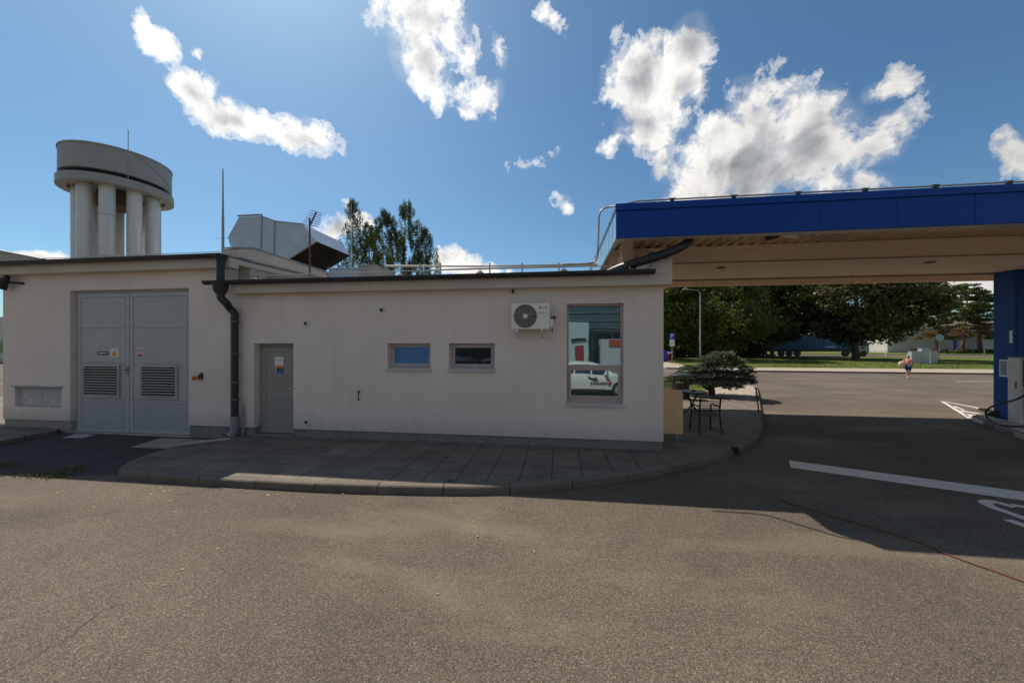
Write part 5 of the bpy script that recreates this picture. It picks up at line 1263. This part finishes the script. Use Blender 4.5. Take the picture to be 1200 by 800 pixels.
# blue bin left of the person
s = P3(779.5, 43); t = thing('blue_bin', 'blue recycling bin beside the person in red trousers', 'bin', (s.x, s.y, .08))
mb = MB(); mb.add([(s.x-.36,s.y-.35,.14),(s.x+.36,s.y-.35,.14),(s.x+.36,s.y+.35,.14),(s.x-.36,s.y+.35,.14),(s.x-.45,s.y-.42,1.15),(s.x+.45,s.y-.42,1.15),(s.x+.45,s.y+.42,1.15),(s.x-.45,s.y+.42,1.15)], [(0,3,2,1),(4,5,6,7),(0,1,5,4),(1,2,6,5),(2,3,7,6),(3,0,4,7)]); mb.build('body', BLUESIGN, t, bevel=.02)
mb = MB(); mb.prism([(s.x-.47, s.y-.46, 1.155), (s.x-.47, s.y+.46, 1.155), (s.x-.47, s.y+.2, 1.36), (s.x-.47, s.y-.3, 1.30)], (.94, 0, 0)); mb.build('lid', BLUESIGN, t, bevel=.02)
for xx in (-.3, .3): mb = MB(); mb.tube([(s.x+xx-.03, s.y+.3, .18), (s.x+xx+.03, s.y+.3, .18)], .10, 12); mb.build('wheel', BLACK, t)
# blue lorry
def wheel_at(mb, x, y, z, r, w, n=24): mb.tube([(x, y, z), (x, y+w, z)], r, n)
LB = mat('lorry_blue', (.012, .07, .22), .5, var=.1); s = P3(966, 71); LY = 69.0
xl, xr = FX(906, LY), FX(1019, LY)
t = thing('blue_lorry', 'long blue articulated lorry parked behind the maple trunk', 'lorry', ((xl+xr)/2, LY, 0))
zt = FZ(966, 394, LY)
mb = MB(); mb.box(xl, xr-2.6, LY, LY+2.5, 1.25, zt); tr = mb.build('trailer', LB, t, bevel=.05)
x = xl+.4
while x < xr-3: box('trailer_rib', mat('lorry_blue_light', (.10, .22, .45), .5), tr, x, x+.06, LY-.03, LY-.001, 1.3, zt-.1); x += 1.3
for i in (3, 5): x = xl+1.2+i*2.4; box('trailer_marking', mat('pale_marking', (.30, .38, .50), .5), tr, x, x+1.5, LY-.05, LY-.031, 1.5, 1.8)
mb = MB(); mb.box(xl, xr-2.7, LY+.1, LY+2.4, .85, 1.24); mb.build('chassis', BLACK, t)
mb = MB(); mb.prism([(xr-2.3, LY+.05, .55), (xr, LY+.05, .55), (xr, LY+.05, 1.7), (xr-.25, LY+.05, 2.9), (xr-2.3, LY+.05, 3.1)], (0, 2.4, 0)); cb_ = mb.build('cab', mat('cab_pale', (.30, .36, .36), .4), t, bevel=.06)
MB().prism([(xr-1.4, LY+.045, 1.8), (xr-.35, LY+.045, 1.8), (xr-.55, LY+.045, 2.6), (xr-1.4, LY+.045, 2.6)], (0, -.03, 0)).build('side_window', GLASSD, cb_)
for x in (xl+1.4, xl+2.7, xl+4.0, xr-3.6, xr-.9):
    mb = MB(); wheel_at(mb, x, LY+.02, .52, .52, .35); w_ = mb.build('wheel', BLACK, t, smooth=40); mb = MB(); wheel_at(mb, x, LY-.01, .52, .25, .03); mb.build('rim', GUT, w_, smooth=40)
# white house
HYY = 96.0
t = thing('white_house', 'long low white rendered house with a blue door behind the pines', 'house', (FX(1120, HYY), HYY, .1))
HW = m_plaster('house_white', (.62, .60, .58)); ztop = FZ(1120, 384, HYY)
hx0, hx1 = FX(1040, HYY), FX(1210, HYY); da_, db_ = FX(1117, HYY), FX(1121.5, HYY); wa_, wb_ = FX(1133, HYY), FX(1141, HYY)
mb = MB(); mb.box(hx0, hx1, HYY, HYY+9, 0, ztop); mb.build('wall', HW, t)
MB().prism([(hx0-.4, HYY-.5, ztop), (hx0-.4, HYY+9.5, ztop), (hx0-.4, HYY+4.5, ztop+2.2)], (hx1-hx0+.8, 0, 0)).build('roof', mat('roof_grey_tiles', (.20, .17, .16), .8, var=.3, scale=4), t)
box('door', BLUESIGN, t, da_, db_, HYY-.05, HYY-.003, .1, FZ(1119, 398.5, HYY))
for (u, v) in ((wa_, wb_),):
    f = box('window', mat('shutter_grey', (.34, .35, .37), .6), t, u, v, HYY-.06, HYY-.003, 1.2, 3.4); box('sill', CONC, f, u-.1, v+.1, HYY-.15, HYY-.003, 1.08, 1.19)
# low bushes in front of the white house
t = thing('low_bushes', 'row of low dark bushes at the foot of the white house wall', 'bushes', (FX(1110, 92), 92, .1)); rnd = random.Random(61); cl = []
for i in range(46): p = P3(rnd.uniform(1064, 1165), 84, .1); cl.append((Vector((p.x, 92+rnd.uniform(-.8,.8), .1+rnd.uniform(.2,.5))), (1.1, .7, .55)))
vs, fs = leafcloud(cl, 5000, .3, 62); mesh_raw('foliage', vs, fs, LF2, t)
t = thing('low_bushes', 'small rusty red bush beside the grey cabinets', 'bushes', (FX(1073, 84), 84, .1)); vs, fs = leafcloud([(Vector((FX(1070+i*2.4, 84), 84, .7+.15*(i % 2))), (.7, .6, .6)) for i in range(3)], 900, .25, 63); mesh_raw('foliage', vs, fs, LFPB, t)
# distant horizon: low tree belts and blocks seen through gaps
def farbelt(label, px0, px1, z, h, seed, n=9000, m=LF2):
    a, b = P3(px0, z), P3(px1, z); t = thing('tree_belt', label, 'tree belt', tuple(a.lerp(b, .5))); r = random.Random(seed); cl = []
    L_ = (b-a).length; k = max(8, int(L_/3))
    for i in range(k): cl.append((a.lerp(b, i/(k-1))+Vector((r.uniform(-1,1), r.uniform(-3,3), h*r.uniform(.15,.75))), (3.2, 3, h*.32)))
    vs, fs = leafcloud(cl, n, .8, seed); mesh_raw('foliage', vs, fs, m, t); tag(t, kind='stuff')
farbelt('distant dark belt of trees behind the white house', 1010, 1300, 135, 9, 71)
farbelt('distant dark belt of trees behind the far verge', 560, 1010, 100, 10, 72, 16000)
farbelt('distant trees past the far end of the building', -400, 20, 60, 5, 73, 9000, LF1)
# pale block seen past the far left corner
t = thing('distant_block', 'sunlit pale block seen in the narrow gap at the far left edge', 'building', (FX(-20, 34), 34, 0)); a, b = FX(-60, 34), FX(3, 34)
mb = MB(); mb.box(a, b+2.2, 34, 42, 0, 5.4); w_ = mb.build('wall', m_plaster('block_pale', (.66, .62, .56)), t)
for i in range(6): mb = MB(); mb.box(b-3+i*.9-.9, b-3+i*.9-.3, 33.95, 33.997, 1.2, 2.6); mb.build('window', GLASSD, t)
# ------------------------------------------------------------------ cars
def car(name, label, loc, rz, paint_, detail=True, blue_logo=False):
    t = thing(name, label, 'car', (0, 0, 0))
    # stations along x: (x, half width at sill, z sill, z belt, half width belt, z roof, half width roof)
    S = [(-2.12,.62,.42,.70,.66,.72,.60),(-2.05,.78,.30,.82,.80,.86,.70),(-1.6,.86,.25,.90,.86,1.02,.66),(-1.15,.88,.25,.92,.87,1.36,.60),(-.5,.88,.25,.92,.88,1.47,.60),(.2,.88,.25,.91,.88,1.46,.60),(.75,.88,.25,.90,.87,1.25,.58),(1.15,.87,.25,.88,.86,.96,.64),(1.7,.84,.27,.78,.82,.83,.66),(2.05,.74,.32,.66,.74,.70,.58),(2.16,.60,.42,.58,.60,.60,.50)]
    rings = []; nv = None
    for (x, hw, z0, zb, hb, zr, hr) in S:
        half = [(hw*.7, z0), (hw, z0+.06), (hw*1.01, (z0+zb)/2), (hb, zb), (hr+.02, zr-.03), (hr*.6, zr)]
        ring = [(x, y, z) for y, z in half] + [(x, -y, z) for y, z in half[::-1]]
        rings.append(ring)
    vs = [v for r_ in rings for v in r_]; n = 12; fs = []
    for i in range(len(rings)-1):
        for k in range(n): fs.append((i*n+k, (i+1)*n+k, (i+1)*n+(k+1) % n, i*n+(k+1) % n))
    fs += [tuple(range(n))[::-1], tuple((len(rings)-1)*n+k for k in range(n))]
    mb = MB(); mb.add(vs, fs); body = mb.build('body', paint_, t, smooth=38)
    for sy_ in (-1, 1):
        def wp(x, f):
            for i in range(len(S)-1):
                if S[i][0] <= x <= S[i+1][0]:
                    u = (x-S[i][0])/(S[i+1][0]-S[i][0]); q = [S[i][k]+(S[i+1][k]-S[i][k])*u for k in range(7)]
                    return Vector((x, sy_*(q[4]+(q[6]+.02-q[4])*f+.008), q[3]+(q[5]-.03-q[3])*f))
        for (xa, xb) in ((-1.2, -.62), (-.56, .12), (.18, .86)):
            m2 = MB(); P = [wp(xa+(xb-xa)*i/3, .1) for i in range(4)] + [wp(xa+(xb-xa)*i/3, .86) for i in (3, 2, 1, 0)]
            m2.add(P, [(0,1,6,7),(1,2,5,6),(2,3,4,5)]); m2.build('side_window', GLASSD, t)
        for x in (-1.30, 1.32):
            m2 = MB(); m2.tube([(x, sy_*.66, .32), (x, sy_*.88, .32)], .33, 24); w_ = m2.build('wheel', mat('tyre', (.02, .02, .02), .85), t, smooth=40)
            m2 = MB(); m2.tube([(x, sy_*.881, .32), (x, sy_*.895, .32)], .21, 20)
            m2.build('rim', mat('rim_silver', (.5, .5, .5), .35, .6), w_, smooth=40)
        m2 = MB(); m2.tube([(2.05, sy_*.5, .66), (2.14, sy_*.5, .64)], .10, 12); m2.build('headlight', GLASSD, t)
        m2 = MB(); m2.obox((-2.10, sy_*.62, .72), .03, .09, .07); m2.build('tail_light', RED, t)
        m2 = MB(); m2.obox((.72, sy_*.95, .98), .06, .09, .06); m2.build('mirror', paint_, t, bevel=.02)
    m2 = MB(); m2.quad((.80, -.52, 1.235), (1.13, -.58, .975), (1.13, .58, .975), (.80, .52, 1.235)); m2.build('windscreen', GLASSD, t)
    m2 = MB(); m2.quad((-1.18, -.54, 1.355), (-1.18, .54, 1.355), (-1.56, .6, 1.06), (-1.56, -.6, 1.06)); m2.build('rear_window', GLASSD, t)
    t.location = loc; t.rotation_euler.z = rz; return t
CW = mat('car_white', (.70, .70, .68), .3, coat=.5, var=.02); CB = mat('car_light_blue', (.30, .42, .55), .3, coat=.5)
p = onZ(1159, 412.7, 0); car('parked_car', 'pale blue hatchback parked by the pines in front of the white house', (p.x, p.y, .1), R(0), CB)
# the car under the survey camera (seen mirrored in the tall window)
wc = car('parked_car', 'white car beside the camera, seen only as reflection in the tall window', (1.2, -1.30, 0), 0, CW)
INK = mat('sticker_black', (.02, .02, .02), .5)
st_ = []
def st(pts, r=.014, m=INK, nm='side_logo'):
    x = MB(); x.tube([Vector((1.2+a, -1.30+.915, b)) for a, b in pts], r, 6); o = x.build(nm, m, wc)
st([(-.02,.86),(.10,.80),(.22,.78),(.36,.84)], .028); st([(.10,.80),(.26,.72),(.40,.75)], .022)
for i in range(5): x = .10+.14*i; st([(x,.52),(x+.04,.64),(x+.08,.54),(x+.10,.62)], .018)
st([(.80,.60),(.86,.54),(.94,.68)], .03, RED, 'side_logo_red')
# ------------------------------------------------------------------ buildings and added trees behind the camera, mirrored in the panes and lighting the shade
t = thing('shop_building', 'flat glazed shop building opposite, mirrored in the tall window', 'building', (3, -20, 0))
mb = MB(); mb.box(-6, 16, -26, -19.2, 3.4, 6.4); mb.build('upper_wall', mat('shop_band_dark', (.05, .085, .09), .5), t)
mb = MB(); mb.box(-6, 16, -26, -20, 0, 3.39); mb.build('wall', mat('shop_wall', (.35, .38, .38), .6), t)
for i in range(12): box('window', GLASSD, t, -5.8+i*1.8, -4.2+i*1.8, -19.98, -19.9, .5, 3.2)
for i in range(4): box('band_trim', mat('band_trim', (.14, .20, .20), .5), t, -6, 16, -19.19, -19.12, 3.7+i*.7, 3.76+i*.7)
mb = MB(); mb.box(.5, 2.45, -19.0, -16, 0, 4.1); kb_ = mb.build('porch', mat('porch_pale', (.42, .52, .52), .6), t)
box('porch_door', mat('porch_red', (.28, .02, .02), .6), kb_, 1.35, 2.0, -15.99, -15.93, 0, 2.1); box('porch_lamp', BLACK, kb_, .95, 2.2, -15.99, -15.9, 2.5, 2.7)
mb = MB(); mb.box(3.5, 7.5, -18.0, -15.5, 0, 2.6); ks = mb.build('kiosk', CAB, t); box('kiosk_sign', mat('sign_red_orange', (.38, .06, .02), .5), ks, 4.0, 6.2, -15.49, -15.42, 2.0, 2.55)
for i in range(3): tree('broadleaf_tree', ['round green tree behind the camera, mirrored in the small panes', 'second round tree behind the camera beyond the white car', 'third round tree behind the camera, farthest along the row'][i], Vector((-9-i*7, -24-i, 0)), 5.5, (0, 0, 2.6), (4.4, 3.5, 2.0), 5000, .5, LF2, BARK, 91+i, 40)  # row added out of view so the small panes reflect dark

# ------------------------------------------------------------------ people
def skin_mesh(name, joints, m, parent, sub=1):
    """joints: list of (name, parentname, pos, radius)"""
    idx = {j[0]: i for i, j in enumerate(joints)}
    off = wloc(parent) if parent else Vector()
    me = bpy.data.meshes.new(name)
    me.from_pydata([Vector(j[2])-off for j in joints], [(idx[j[1]], i) for i, j in enumerate(joints) if j[1]], [])
    o = bpy.data.objects.new(name, me); C.objects.link(o)
    if parent: o.parent = parent
    sk = o.modifiers.new('skin', 'SKIN'); sk.use_smooth_shade = True
    for v, j in zip(me.skin_vertices[0].data if me.skin_vertices else [], joints): v.radius = (j[3], j[3]) if not isinstance(j[3], tuple) else j[3]
    if not me.skin_vertices:
        bpy.context.view_layer.update()
    ss = o.modifiers.new('sub', 'SUBSURF'); ss.levels = sub; ss.render_levels = sub
    me.materials.append(m); return o
def mk_skin(name, joints, m, parent, sub=1):
    bpy_m = bpy.data.meshes
    o = None
    idx = {j[0]: i for i, j in enumerate(joints)}; off = wloc(parent)
    me = bpy_m.new(name); me.from_pydata([Vector(j[2])-off for j in joints], [(idx[j[1]], i) for i, j in enumerate(joints) if j[1]], [])
    lay = me.attributes.get('skin_vertices')
    o = bpy.data.objects.new(name, me); C.objects.link(o); o.parent = parent
    sk = o.modifiers.new('skin', 'SKIN'); sk.use_smooth_shade = True
    bpy.context.view_layer.objects.active = o; o.select_set(True)
    try:
        bpy.ops.mesh.customdata_skin_add()
    except Exception: pass
    for v, j in zip(me.skin_vertices[0].data, joints): v.radius = (j[3], j[3]); v.use_root = (j[1] is None)
    o.select_set(False)
    ss = o.modifiers.new('sub', 'SUBSURF'); ss.levels = sub; ss.render_levels = sub
    me.materials.append(m); return o
def head(p, d, r, t, skinm, hairm, long=False):
    """egg head with nose, eyes, mouth and hair cap, looking along d"""
    d = Vector(d).normalized(); up = Vector((0,0,1)); sd = d.cross(up).normalized(); up = sd.cross(d)
    def put(v): return p+sd*v[0]+d*v[1]+up*v[2]
    def ball(c, rx, ry, rz, m, nm, n=12):
        mb = MB(); vs = []; fs = []
        for i in range(n+1):
            th = math.pi*i/n
            for k in range(n*2): ph = math.pi*k/n; vs.append(put((c[0]+rx*math.sin(th)*math.cos(ph), c[1]+ry*math.sin(th)*math.sin(ph), c[2]+rz*math.cos(th))))
        w = n*2
        for i in range(n):
            for k in range(w): fs.append((i*w+k, (i+1)*w+k, (i+1)*w+(k+1) % w, i*w+(k+1) % w))
        mb.add(vs, fs); return mb.build(nm, m, t, smooth=180)
    ball((0, 0, 0), r*.78, r*.95, r*1.18, skinm, 'head'); ball((0, r*.98, -r*.05), r*.12, r*.18, r*.2, skinm, 'nose', 6)
    for s_ in (-1, 1): ball((s_*r*.3, r*.84, r*.12), r*.1, r*.06, r*.06, BLACK, 'eye', 5); ball((s_*r*.8, 0, 0), r*.08, r*.16, r*.25, skinm, 'ear', 6)
    ball((0, r*.86, -r*.48), r*.25, r*.06, r*.05, RED, 'mouth', 5)
    ball((0, -r*.16, r*.22), r*.90, r*.98, r*1.10, hairm, 'hair')
    if long: ball((0, -r*.55, -r*.35), r*.75, r*.55, r*1.1, hairm, 'hair')
def person(label, base, H, fwd, pose, top, bottom, hairm, long=False, shorts=True):
    t = thing('person', label, 'person', tuple(base)); f = Vector(fwd).normalized(); s_ = Vector((f.y, -f.x, 0)); k = H/1.70
    def q(a, b, c): return Vector(base)+(s_*a+f*b)*k+Vector((0,0,c*k))
    J = {n_: q(*v) for n_, v in pose.items()}
    body = [('pel', None, J['pel'], .125*k), ('belly', 'pel', J['belly'], .12*k), ('chest', 'belly', J['chest'], .135*k), ('neck', 'chest', J['neck'], .055*k), ('top', 'neck', J['top'], .055*k)]
    for n_ in 'LR':
        body += [('sh'+n_, 'chest', J['sh'+n_], .062*k), ('el'+n_, 'sh'+n_, J['el'+n_], .042*k), ('wr'+n_, 'el'+n_, J['wr'+n_], .030*k), ('hd'+n_, 'wr'+n_, J['hd'+n_], .034*k)]
        v = J['hd'+n_]-J['wr'+n_]
        for i in range(5): off = Vector((f.x*(i-2)*.018*k, f.y*(i-2)*.018*k, 0)); body += [('f%d%s' % (i, n_), 'hd'+n_, J['hd'+n_]+v.normalized()*(.075-.01*abs(i-2))*k+off, .010*k)]
        body += [('hip'+n_, 'pel', J['hip'+n_], .095*k), ('kn'+n_, 'hip'+n_, J['kn'+n_], .060*k), ('an'+n_, 'kn'+n_, J['an'+n_], .040*k), ('toe'+n_, 'an'+n_, J['an'+n_]+f*.15*k+Vector((0,0,-.04*k)), .035*k)]
    mk_skin('body', body, SKIN, t)
    tp_ = [('pel', None, J['pel']+Vector((0,0,.04*k)), .15*k), ('belly', 'pel', J['belly'], .145*k), ('chest', 'belly', J['chest'], .16*k)]
    for n_ in 'LR': tp_ += [('sh'+n_, 'chest', J['sh'+n_], .080*k), ('el'+n_, 'sh'+n_, J['sh'+n_].lerp(J['el'+n_], .7), .06*k)]
    mk_skin('shirt', tp_, top, t)
    bt = [('pel', None, J['pel'], .155*k)]
    for n_ in 'LR':
        e = J['hip'+n_].lerp(J['kn'+n_], .75) if shorts else J['kn'+n_]
        bt += [('hip'+n_, 'pel', J['hip'+n_], .12*k), ('kn'+n_, 'hip'+n_, e, .095*k if shorts else .078*k)]
        if not shorts: bt += [('an'+n_, 'kn'+n_, J['an'+n_]+Vector((0,0,.05*k)), .058*k)]
    mk_skin('shorts' if shorts else 'trousers', bt, bottom, t)
    for n_ in 'LR':
        mb = MB(); a_ = J['an'+n_]; mb.tube([a_+f*-.07*k+Vector((0,0,-.055*k)), a_+f*.05*k+Vector((0,0,-.05*k)), a_+f*.19*k+Vector((0,0,-.06*k))], [.035*k, .048*k, .03*k], 10); mb.build('shoe', WHITE, t, smooth=60)
    head(J['head'], f if 'look' not in pose else (J['look']-J['head']), .105*k, t, SKIN, hairm, long); return t, J, f, s_, k
walk = dict(pel=(0,0,.93), belly=(0,.01,1.08), chest=(0,.02,1.28), neck=(0,.04,1.43), top=(0,.05,1.50), head=(0,.07,1.58),
    shL=(-.18,.02,1.36), elL=(-.24,-.06,1.08), wrL=(-.22,.10,.92), hdL=(-.21,.15,.87), shR=(.18,.02,1.36), elR=(.24,.02,1.10), wrR=(.20,.20,1.0), hdR=(.19,.26,.98),
    hipL=(-.09,0,.88), knL=(-.09,.17,.50), anL=(-.08,.12,.10), hipR=(.09,0,.88), knR=(.09,.02,.49), anR=(.09,-.26,.13))
pb = onZ(1064, 443.4, 0); HAIR = mat('hair_blond', (.42, .30, .19), .7, var=.2, scale=30)
t, J, f, s_, k = person('walking woman with blond hair, coral top and blue shorts carrying a cream bag', (pb.x, pb.y, .005), 1.50, (.75, .45, 0), walk, mat('top_coral', (.62, .20, .13), .8), mat('shorts_blue', (.012, .065, .17), .8), HAIR, True)
mb = MB(); c = J['elL']+Vector((-.10, -.05, -.02)); mb.lathe(c, [(0, -.20), (.15, -.19), (.20, -.05), (.17, .10), (.08, .16), (0, .17)], 20, 1.0, .65); bg_ = mb.build('shoulder_bag', mat('bag_cream', (.70, .55, .36), .8), None, smooth=60)
tag(bg_, 'round cream shoulder bag hanging at the side of the walking woman', 'bag'); mb = MB(); mb.tube([c+Vector((0,0,.15)), J['shL']+Vector((0,0,.09)), c+Vector((.08,.06,.13))], .012, 6); mb.build('strap', mat('bag_cream2', (.6, .45, .3), .8), bg_)
bend = dict(pel=(0,-.08,.90), belly=(0,.05,1.02), chest=(0,.24,1.14), neck=(0,.38,1.22), top=(0,.43,1.25), head=(0,.50,1.25),
    shL=(-.18,.28,1.18), elL=(-.20,.36,.92), wrL=(-.16,.50,.75), hdL=(-.15,.54,.69), shR=(.18,.28,1.18), elR=(.20,.36,.92), wrR=(.16,.48,.74), hdR=(.15,.52,.68),
    hipL=(-.09,-.08,.86), knL=(-.10,.02,.48), anL=(-.10,-.05,.10), hipR=(.09,-.08,.86), knR=(.10,.05,.48), anR=(.10,.0,.10))
pb = P3(783.6, 42.5, .08)
person('person in red trousers and pale pink top bending forward by the blue bin', (pb.x, pb.y, .085), 1.68, (.9, -.3, 0), bend, mat('top_pink', (.62, .42, .40), .8), mat('trousers_red', (.50, .02, .02), .8), mat('hair_brown', (.12, .06, .04), .7), shorts=False)
